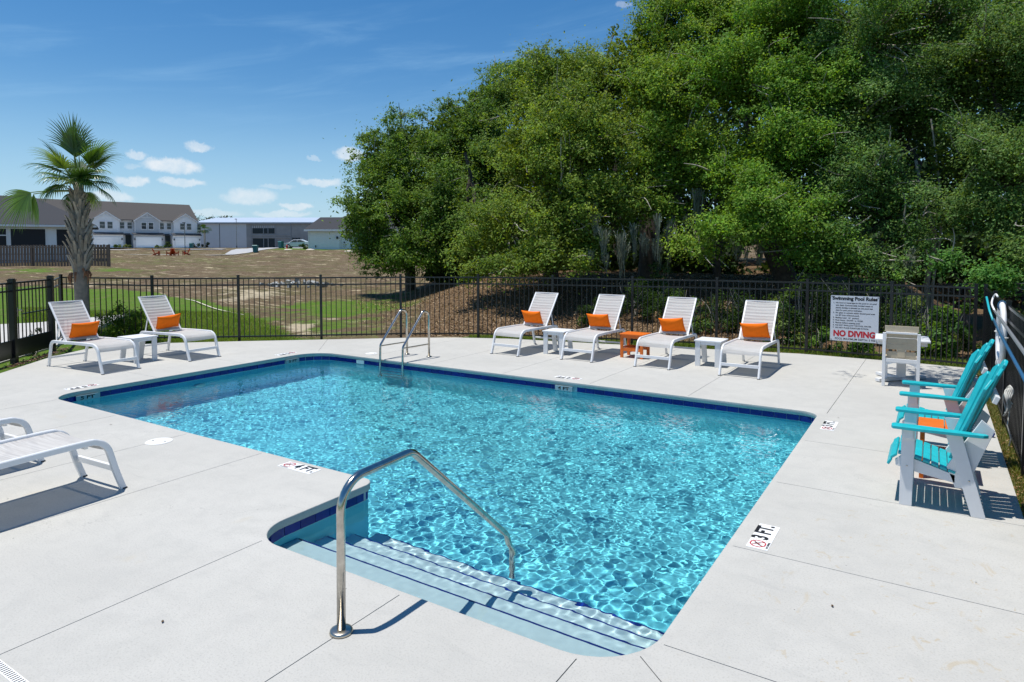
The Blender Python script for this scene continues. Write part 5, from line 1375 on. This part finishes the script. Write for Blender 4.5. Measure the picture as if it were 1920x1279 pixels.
# townhouse row: local x runs along the front to the right, y away from the camera
pa = G(369, 141); pb = G(60, 121)
th = thing('townhouse_row', 'two storey white and grey townhouse row with brown roof and white garages', 'townhouses', tuple(G(369, 141)), math.atan2(pa.y - pb.y, pa.x - pb.x))
U = 7.25; NU = 5; Wd = U * NU
MB().box(-Wd, .0, -.6, 0, 10, 5.45).build('wall', M_SIDE, th)
MB().prism([(-.5, 5.4), (4.9, 9.1), (5.1, 9.1), (10.5, 5.4), (10.5, 5.55), (5.05, 9.3), (4.95, 9.3), (-.5, 5.55)], -Wd - .3, .35, 'x').build('roof', M_SHING2, th)
MB().prism([(0, 5.4), (10, 5.4), (5, 9.0)], -.25, .0, 'x').build('gable_wall', M_SIDE, th)
MB().box(-Wd, -.42, 5.32, 0, -.3, 5.5).build('eave_board', M_TRIM, th)
for k in range(NU):
    cx = -2.45 - k * U
    gw = 2.25; m = M_SIDEG if k % 2 == 1 else M_SIDE
    MB().prism([(cx - gw, 2.9), (cx + gw, 2.9), (cx + gw, 5.45), (cx, 6.95), (cx - gw, 5.45)], -.95, -.002).build('gable_bay', m, th)
    for s in (-1, 1):
        MB().prism([(cx, 7.13), (cx, 6.95), (cx + s * (gw + .3), 5.2), (cx + s * (gw + .3), 5.42)], -1.15, 3.2).build('gable_roof', M_SHING2, th)
        MB().prism([(cx, 7.09), (cx, 6.89), (cx + s * (gw + .28), 5.14), (cx + s * (gw + .28), 5.38)], -1.2, -1.152).build('barge_board', M_TRIM, th)
    MB().box(cx - 1.1, -1.0, 6.0, cx + 1.1, -.955, 6.1).build('gable_trim', M_TRIM, th); MB().box(cx - .05, -1.0, 6.1, cx + .05, -.955, 6.8).build('gable_trim', M_TRIM, th)
    for s in (-1, 1): window(th, cx + s * .65, 3.75, .85, 1.25, -.953)
    for s in (-1, 1): MB().box(cx + s * gw - .07, -.98, 2.9, cx + s * gw + .07, -.951, 5.4).build('corner_board', M_TRIM, th)
    window(th, cx + 2.95, 3.8, .75, 1.2, -.002); window(th, cx - 2.95, 3.8, .75, 1.2, -.002) if k < 4 else None
    MB().box(cx - 2.7, -1.6, -.6, cx + 2.7, -.003, 2.55).build('garage', m if k % 2 else M_SIDE, th)
    MB().prism([(-1.95, 2.5), (-1.95, 2.58), (-.96, 2.98), (-.96, 2.9)], cx - 2.9, cx + 2.9, 'x').build('garage_roof', M_AWN, th)
    gd = MB().box(cx - 2.35, -1.66, 0, cx + 2.35, -1.603, 2.12).build('garage_door', M_TRIM, th)
    for j in range(4): MB().box(cx - 2.3, -1.69, .03 + j * .52, cx + 2.3, -1.662, .03 + j * .52 + .49).build('door_panel', M_GAR, gd)
    for s in (-1, 1): MB().box(cx + s * 2.5 - .08, -1.75, 1.5, cx + s * 2.5 + .08, -1.61, 1.85).build('wall_lamp', M_DARK, th)
    MB().box(cx - 3.75, -.05, -.5, cx - 2.75, -.003, 2.5).build('entry', M_DARK, th)  # flat dark panel, standing for the shade in the entry recess
    MB().prism([(-.8, 2.45), (-.8, 2.53), (-.003, 2.85), (-.003, 2.77)], cx - U + 2.95, cx - 2.92, 'x').build('entry_roof', M_AWN, th)
    if k < 4:
        dv = MB().box(-2.6, -7.5, -.02, 2.6, -1.7, .03).build('driveway', mat('driveway_white', (.66, .65, .62), .9, var=.05, vs=1), None) if k == 0 else None
        if dv is not None: DV = dv; DV.matrix_world = th.matrix_basis @ Matrix.Translation((cx, 0, 0)); tag(DV, None, None, kind='structure'); DV0 = cx
        else:
            e = DV.copy(); COL.objects.link(e); e.matrix_world = th.matrix_basis @ Matrix.Translation((cx, 0, 0))

# left single storey house
lh = thing('bungalow', 'low grey-roofed house with dark screened porch behind the wooden fence', 'house', tuple(G(170, 72)), YAW + R(31))
lh.location.z = 1.7
MB().box(-16, 0, -2.2, 0, 11, 2.75).build('wall', M_SIDE, lh)
MB().add([(-16.6, -.6, 2.65), (.6, -.6, 2.65), (.6, 11.6, 2.65), (-16.6, 11.6, 2.65), (-10.5, 5.5, 6.1), (-5.4, 5.5, 6.1), (-16.6, -.6, 2.85), (.6, -.6, 2.85), (.6, 11.6, 2.85), (-16.6, 11.6, 2.85)],
         [(0, 3, 2, 1), (0, 1, 7, 6), (1, 2, 8, 7), (2, 3, 9, 8), (3, 0, 6, 9), (6, 7, 5, 4), (7, 8, 5), (8, 9, 4, 5), (9, 6, 4)]).build('roof', M_SHING, lh)
MB().box(-16.6, -.66, 2.6, .62, -.602, 2.82).build('fascia', M_TRIM, lh)
for x0, x1 in ((-15.6, -9.3), (-9.0, -7.2), (-7.0, -3.9), (-3.1, -1.55)):
    o = MB().box(x0, -.08, .5, x1, -.003, 2.45).build('porch_opening', M_TRIM, lh); MB().box(x0 + .09, -.095, .58, x1 - .09, -.082, 2.37).build('screen', M_SCREEN, o)
MB().box(-9.0, -.12, 1.65, -7.2, -.097, 1.75).build('porch_rail', M_TRIM, lh)
MB().box(-.1, -.08, -.8, .02, .1, 2.6).build('downpipe', M_TRIM, lh)

# right single storey house
rh = thing('bungalow', 'white-walled house with dark hip roof beside the oak crown', 'house', tuple(G(579, 97)), YAW - R(2))
MB().box(0, 0, -.8, 14, 12, 2.75).build('wall', M_SIDE, rh)
MB().add([(-.5, -.5, 2.65), (14.5, -.5, 2.65), (14.5, 12.5, 2.65), (-.5, 12.5, 2.65), (1.0, 2.4, 4.75), (4.4, 2.4, 4.75), (8.2, 6, 7.0), (-.5, -.5, 2.9), (14.5, -.5, 2.9), (14.5, 12.5, 2.9), (-.5, 12.5, 2.9), (11, 6, 7.0), (2.0, 8, 4.75)],
         [(0, 3, 2, 1), (0, 1, 8, 7), (1, 2, 9, 8), (2, 3, 10, 9), (3, 0, 7, 10), (7, 8, 5, 4), (8, 11, 6, 5), (8, 9, 11), (9, 10, 6, 11), (10, 12, 6), (12, 4, 5, 6), (10, 7, 4, 12)]).build('roof', M_SHING, rh)
MB().box(-.5, -.56, 2.6, 14.5, -.502, 2.88).build('fascia', M_TRIM, rh)
row_boards(rh, .1, 13.9, -.1, 2.6, -.022, .19, M_SIDE)
for x, z, a, b in ((4.1, 1.5, .28, .35), (5.1, .3, .35, .5), (6.2, .35, .22, .3), (5.2, .9, .16, .18), (1.0, .25, .1, .3), (6.0, 1.15, .2, .25)): MB().box(x, -.16, z, x + a, -.023, z + b).build('meter_box', M_DARK if a < .3 else M_SIDEG, rh)
for x in (4.6, 4.85): MB().box(x, -.08, 0, x + .05, -.023, 1.9).build('conduit', M_SIDEG, rh)
MB().box(-.05, -.09, -.3, .1, -.003, 2.6).build('corner_board', M_TRIM, rh)

# warehouse
M_MROOF = mat('pale_metal_roof', (.62, .68, .76), .35, .3, var=.04, vs=.5); M_PANEL = mat('white_panel', (.66, .67, .69), .6, var=.03, vs=.6); M_STEELG = mat('steel_framing', (.30, .32, .34), .7, var=.1, vs=1); M_CONCW = mat('grey_wall', (.36, .355, .35), .85, var=.12, vs=.5)
wp = G(372, 176); wh = thing('warehouse', 'long low warehouse with white panels and an unfinished grey steel-framed part', 'building', tuple(wp), YAW - R(1))
wh.location.z = 2.0
MB().box(0, 0, -1, 12.9, 26, 6.6).build('panel_wall', M_PANEL, wh); MB().box(12.9, 0, -1, 52, 26, 6.6).build('grey_wall', M_CONCW, wh)
MB().prism([(-.4, 6.6), (-.4, 6.9), (13, 8.7), (26.4, 6.9), (26.4, 6.6)], -1, 53, 'x').build('roof', M_MROOF, wh)
MB().box(-1, -.45, 6.45, 53, -.402, 6.75).build('gutter', M_STEELG, wh)
for x in (5.7,): MB().box(x, -.03, -1, x + .12, -.002, 6.5).build('panel_joint', M_DARK, wh)
for (x0, z0, x1, z1) in ((14.6, 3.9, 20.4, 5.3), (14.6, -.5, 20.4, 2.6), (25.0, .6, 27.2, 2.8)):
    o = MB().box(x0, -.04, z0, x1, -.003, z1).build('opening', M_DARK, wh)
for x in np.arange(14.5, 21, .55): MB().box(x, -.10, 5.35, x + .16, -.045, 6.0).build('stud', M_PANEL, wh)
for x in (14.2, 17.4, 18.6, 20.6, 24.7, 30.5): MB().box(x, -.12, -.5, x + .18, -.045, 6.3).build('column', M_STEELG, wh)
for z in (2.7, 3.3, 6.1): MB().box(14.0, -.14, z, 24.8, -.122, z + .28).build('beam', M_CONCW, wh)
for x in np.arange(21, 35, .8): MB().box(x, -.08, .6 if x > 27 else -.4, x + .07, -.045, 3.4).build('stud', M_STEELG, wh)


# ------------------------------------------------------------------ things in the far field
def sedan(pos, rz):
    t = thing('parked_car', 'white sedan parked beside the right house', 'car', tuple(pos), rz)
    M_CAR = mat('white_car_paint', (.78, .79, .80), .2, coat=.6); M_TY = mat('tyre', (.015, .015, .015), .8)
    prof = [(-2.25, .3), (-2.3, .62), (-2.15, .78), (-1.35, .92), (-.65, 1.38), (.55, 1.42), (1.45, 1.06), (2.1, .98), (2.28, .8), (2.3, .35)]
    V = []; n = len(prof)
    for y, f in ((-.88, 0), (-.86, .0), (.86, 0), (.88, 0)):
        for x, z in prof: V.append((x, y * (1 - .16 * max(0, z - .9) / .5), z))
    mb = MB(); F = []
    for k in range(3): F += [(k * n + i, k * n + (i + 1) % n, (k + 1) * n + (i + 1) % n, (k + 1) * n + i) for i in range(n)]
    F += [tuple(range(n)), tuple(3 * n + i for i in range(n - 1, -1, -1))]
    mb.add(V, F).build('body', M_CAR, t, bevel=.04)
    for s in (-1, 1):
        for w_ in ([(-1.15, .97), (-.6, 1.30), (-.1, 1.33), (-.1, .99)], [(0, .99), (0, 1.33), (.5, 1.33), (1.12, 1.06)]): MB().prism(w_, s * .80 - .09, s * .80 + .09).build('side_window', M_GLASSD, t)
        for x in (-1.4, 1.4):
            wl = MB().lathe([(.32, -.1), (.34, -.05), (.34, .05), (.32, .1)], seg=18).build('wheel', M_TY, t); wl.matrix_local = Matrix.Translation((x, s * .82, .33)) @ Matrix.Rotation(R(90), 4, 'X')
            r_ = MB().lathe([(.2, -.106), (.2, .106)], seg=14).build('rim', M_STEEL, wl)
        MB().box(-2.28, s * .6 - .15, .62, -2.22, s * .6 + .15, .75).build('headlight', M_GLASSD, t); MB().box(2.24, s * .6 - .15, .7, 2.31, s * .6 + .15, .85).build('tail_light', mat('red_lens', (.4, .01, .01), .3), t)
    return t


sedan(G(560, 106), YAW + R(6))
M_BIN = mat('teal_plastic', (.01, .16, .17), .5)


def wheelie(px, dp, label):
    t = thing('wheelie_bin', label, 'bin', tuple(G(px, dp)), YAW + R(random.uniform(-20, 20)), 'teal wheelie bins')
    MB().add([(-.24, -.27, .05), (.24, -.27, .05), (.24, .27, .05), (-.24, .27, .05), (-.31, -.35, 1.0), (.31, -.35, 1.0), (.31, .35, 1.0), (-.31, .35, 1.0)], [(0, 3, 2, 1), (4, 5, 6, 7), (0, 1, 5, 4), (1, 2, 6, 5), (2, 3, 7, 6), (3, 0, 4, 7)]).build('body', M_BIN, t)
    MB().prism([(-.38, 1.0), (.40, 1.0), (.34, 1.07), (-.30, 1.09)], -.33, .33, 'x').build('lid', M_BIN, t)
    for s in (-1, 1): MB().lathe([(.1, -.03), (.1, .03)], seg=10).build('wheel', M_RUB, t).matrix_local = Matrix.Translation((s * .3, .3, .1)) @ Matrix.Rotation(R(90), 4, 'Y')


wheelie(479, 92, 'teal wheelie bin standing alone on the verge by the grey drive')
wheelie(527, 104, 'teal wheelie bin left of the red hydrant and white car')
wheelie(359, 133, 'teal wheelie bin in front of the rightmost townhouse garage')
t = thing('fire_hydrant', 'red fire hydrant in the grass left of the white car', 'hydrant', tuple(G(538, 98)))
M_HYD = mat('red_paint', (.5, .03, .02), .4)
MB().lathe([(.16, 0), (.16, .05), (.11, .06), (.11, .5), (.13, .52), (.13, .56), (.1, .64), (.03, .7)], seg=16).build('body', M_HYD, t, smooth=True)
for s in (-1, 1): MB().lathe([(.05, 0), (.05, .12), (.06, .13), (.06, .16)], seg=10).build('outlet', M_HYD, t).matrix_local = Matrix.Translation((0, 0, .4)) @ Matrix.Rotation(R(90 * s), 4, 'Y')


def lamp_post(px, dp, h, label):
    t = thing('street_lamp', label, 'street lamp', tuple(G(px, dp)), YAW)
    MB().tube([(0, 0, 0), (0, 0, .5), (0, 0, .52), (0, 0, h)], [.12, .11, .065, .05], 10).build('post', M_DARK, t, smooth=True)
    MB().box(-.28, -.12, h, .12, .12, h + .14).build('lamp_head', M_DARK, t, bevel=.02)


lamp_post(347, 101, 4.7, 'dark lamp post standing behind the orange lawn chairs')
lamp_post(444, 150, 6.4, 'dark lamp post in front of the white warehouse wall')


def small_palm(px, dp, h, label):
    t = thing('palm_tree', label, 'palm tree', tuple(G(px, dp)), 0)
    MB().tube([(0, 0, -.1), (.05, 0, h * .5), (0, 0, h)], [.22, .18, .2], 8).build('trunk', M_TWIG, t)
    Q = []; T = []
    for k in range(26):
        a = random.uniform(0, 6.28); e = random.uniform(-.6, 1.2); d_ = Vector((math.cos(a) * math.cos(e), math.sin(a) * math.cos(e), math.sin(e))); p = Vector((0, 0, h)) + d_ * .4
        s = Vector((-math.sin(a), math.cos(a), 0)); L = 1.3
        for j in range(5):
            f = (j - 2) / 2; dd = (d_ + s * f * .7).normalized(); q = p + dd * L * .6; r_ = q + (dd + Vector((0, 0, -.8))).normalized() * L * .4
            Q.append([p, q - s * .08, r_, q + s * .08]); T.append([.05 * random.uniform(.6, 1.4), .10 * random.uniform(.7, 1.3), .03])
    V = np.array([[list(v) for v in q] for q in Q]); o = quads('crown', V, np.array(T), M_LEAF, t); o['kind'] = 'stuff'


small_palm(384, 140, 3.9, 'small palm tree in front of the white warehouse panels')
SB = 'small shrubs in front of the houses'
bush('shrub', 'low green shrub with yellow leaves between the first two white garages', 229, 128, 1.3, 1.1, [(.05, .09, .02), (.12, .16, .04)], 500, .35, group=SB)
bush('shrub', 'pale yellow green shrub right of the first garage entry', 240, 127.5, 1.2, .8, [(.16, .19, .06), (.06, .10, .03)], 400, .3, group=SB)
bush('shrub', 'low pale shrub between the second and third garages', 304, 131, 1.4, .8, [(.14, .18, .06), (.05, .09, .03)], 400, .3, group=SB)
bush('shrub', 'upright green shrub beside the third garage', 314, 131, .8, 1.9, [(.07, .13, .04), (.05, .09, .03)], 400, .35, group=SB)
bush('shrub', 'dark low shrubs at the foot of the small palm', 380, 139, 2.4, 1.2, [(.02, .04, .02), (.05, .05, .03)], 600, .35, group=SB)
bush('shrub', 'green shrub at the corner of the right house in front of the car', 570, 98, .8, .8, [(.04, .08, .015), (.07, .12, .02)], 500, .2, group=SB)


def lawn_chair():
    t = thing('lawn_chair', 'orange lawn chair turned away, leftmost of the four in the field', 'chair', (0, 0, 0), 0, 'orange chairs out in the field')
    m = mat('orange_red_plastic', (.50, .07, .012), .5)
    for s in (-1, 1):
        MB().prism([(-.05, 0), (.05, 0), (.05, .55), (-.05, .55)], s * .3 - .02, s * .3 + .02).build('front_leg', m, t)
        MB().prism([(0, .30), (0, .42), (.85, .06), (.85, 0), (.72, 0)], s * .27 - .02, s * .27 + .02).build('side_rail', m, t)
        MB().box(-.08, s * .33 - .07, .55, .72, s * .33 + .07, .58).build('armrest', m, t)
    for k in range(5): MB().box(.0 + k * .1, -.29, .40 - k * .035, .09 + k * .1, .29, .42 - k * .035).build('seat_slat', m, t)
    for k in range(5):
        c = (k - 2) * .115; L = .78 - .05 * abs(k - 2) ** 1.5
        MB().beam((.46, c * .8, .2), (.46 + .40 * L, c * 1.15, .2 + .92 * L), .02, .10, (0, 1, 0)).build('back_slat', m, t)
    MB().box(.56, -.25, .50, .60, .25, .56).build('brace', m, t)
    return t


lc = lawn_chair(); spots = [(298, 95, 220, None), (316, 95.5, -20, 'orange lawn chair seen from the side, second from left in the field'), (331, 96, 250, 'orange lawn chair turned away, third from left in the field'), (344, 97, 10, 'orange lawn chair by the dark lamp post, rightmost of the four in the field')]
for k, (px, dp, a, lab) in enumerate(spots):
    if k == 0: lc.location = G(px, dp); lc.rotation_euler = (0, 0, YAW + R(a)); lc.scale = (1.15,) * 3
    else: c = copy_thing(lc, G(px, dp), YAW + R(a), lab); c.scale = (1.15,) * 3


# paths, drives and edging
def ribbon(name, pts, wd, m, up=.03, thick=.0):
    V = []; F = []
    P = catmull([(p.x, p.y, 0) for p in pts], 8); n = len(P)
    for i, p in enumerate(P):
        t_ = (P[min(i + 1, n - 1)] - P[max(i - 1, 0)]).normalized(); s = Vector((-t_.y, t_.x, 0)); w_ = wd if not hasattr(wd, '__len__') else np.interp(i / (n - 1), np.linspace(0, 1, len(wd)), wd)
        for q in (p - s * w_ / 2, p + s * w_ / 2): V.append((q.x, q.y, max(tz(q.x, q.y), tz(p.x, p.y)) + up))
    for i in range(n - 1): F.append((2 * i, 2 * i + 1, 2 * i + 3, 2 * i + 2))
    return tag(MB().add(V, F).build(name, m), kind='structure')


M_PATH = mat('path_concrete', (.52, .49, .43), .9, var=.08, vs=1.5); M_ROAD = mat('grey_drive', (.40, .40, .40), .9, var=.06, vs=1); M_EDGE = mat('pale_edging', (.60, .54, .44), .85, var=.1, vs=3)
ribbon('path', [G(-60, 103), G(150, 101), G(210, 99), G(300, 98), G(420, 97)], .8, M_PATH, .05)
ribbon('driveway_road', [G(395, 97), G(440, 98.5), G(475, 103), G(500, 112), G(520, 128), G(560, 140)], [1.2, 5, 7, 9, 9, 9], M_ROAD, .06)
ribbon('path_edge', [G(385, 95.3), G(430, 96), G(458, 98), G(474, 101)], .6, M_PATH, .09)
ribbon('lawn_edging', [G(345, 27.5), G(375, 25.2), G(415, 23.2), G(455, 21.6)], .06, M_EDGE, .035)
ribbon('front_road', [G(-200, 116), G(100, 118), G(300, 119.5), G(420, 121)], 3.2, M_ROAD, .03)
_g = [(-14.75, 5.35), (-14.1, 4.7), (-13.0, 3.4), (-18, -1), (-24, 4), (-21.6, 8.6), (-21.9, 11.3), (-15.95, 6.62)]
tag(MB().prism([(x, y) for x, y in _g], -.2, -.028, 'z').build('gate_path', mat('gate_path_concrete', (.50, .48, .45), .9, var=.05, vs=1.5)), kind='structure')

# pile of pale rubble on the slope
t = thing('rubble_pile', 'pile of pale broken concrete lying on the slope behind the fence', 'rubble', tuple(G(560, 34)), YAW)
M_RUBB = mat('pale_rubble', (.40, .41, .40), .9, var=.2, vs=4, obj=.3)
for k in range(46):
    s = random.uniform(.07, .26); bm = bmesh.new(); bmesh.ops.create_cube(bm, size=1)
    for v in bm.verts: v.co += Vector([random.uniform(-.22, .22) for _ in range(3)]); v.co.z *= .5
    me = bpy.data.meshes.new('rubble_piece'); bm.to_mesh(me); bm.free(); o = link('rubble_piece', me, M_RUBB, t)
    x = random.gauss(0, 1.0); y = random.gauss(0, .45); o.location = (x, y, .06 + .25 * math.exp(-(x * x * .8 + y * y * 4))); o.scale = (s, s, s); o.rotation_euler = [random.uniform(0, 3) for _ in range(3)]
for k, (px, dp) in enumerate([(540, 94), (582, 94), (655, 88)]):
    bm = bmesh.new(); bmesh.ops.create_icosphere(bm, subdivisions=2, radius=.5)
    for v in bm.verts: v.co.z *= .4; v.co *= random.uniform(.85, 1.1)
    me = bpy.data.meshes.new('sand_heap'); bm.to_mesh(me); bm.free(); me.shade_smooth(); o = link('sand_heap', me, M_EDGE); o.location = G(px, dp); o.scale = (1.6, 1, .9)
    tag(o, ('low pale sand heap left of the red hydrant on the bank', 'low pale sand heap below the corner of the right house', 'low pale sand heap near the left oak')[k], 'sand heap')

# far tree line on the horizon
for k, (px, dp, r_, lab) in enumerate([(380, 330, 5, 'distant dark tree crown above the warehouse roof left end'), (420, 330, 3.5, 'second distant tree crown above the warehouse roof')]):
    bush('tree', lab, px, dp, r_ * 3.4, 16.6, [(.03, .05, .03)], 2200, 1.5, cat='tree', group='distant trees behind the warehouse')
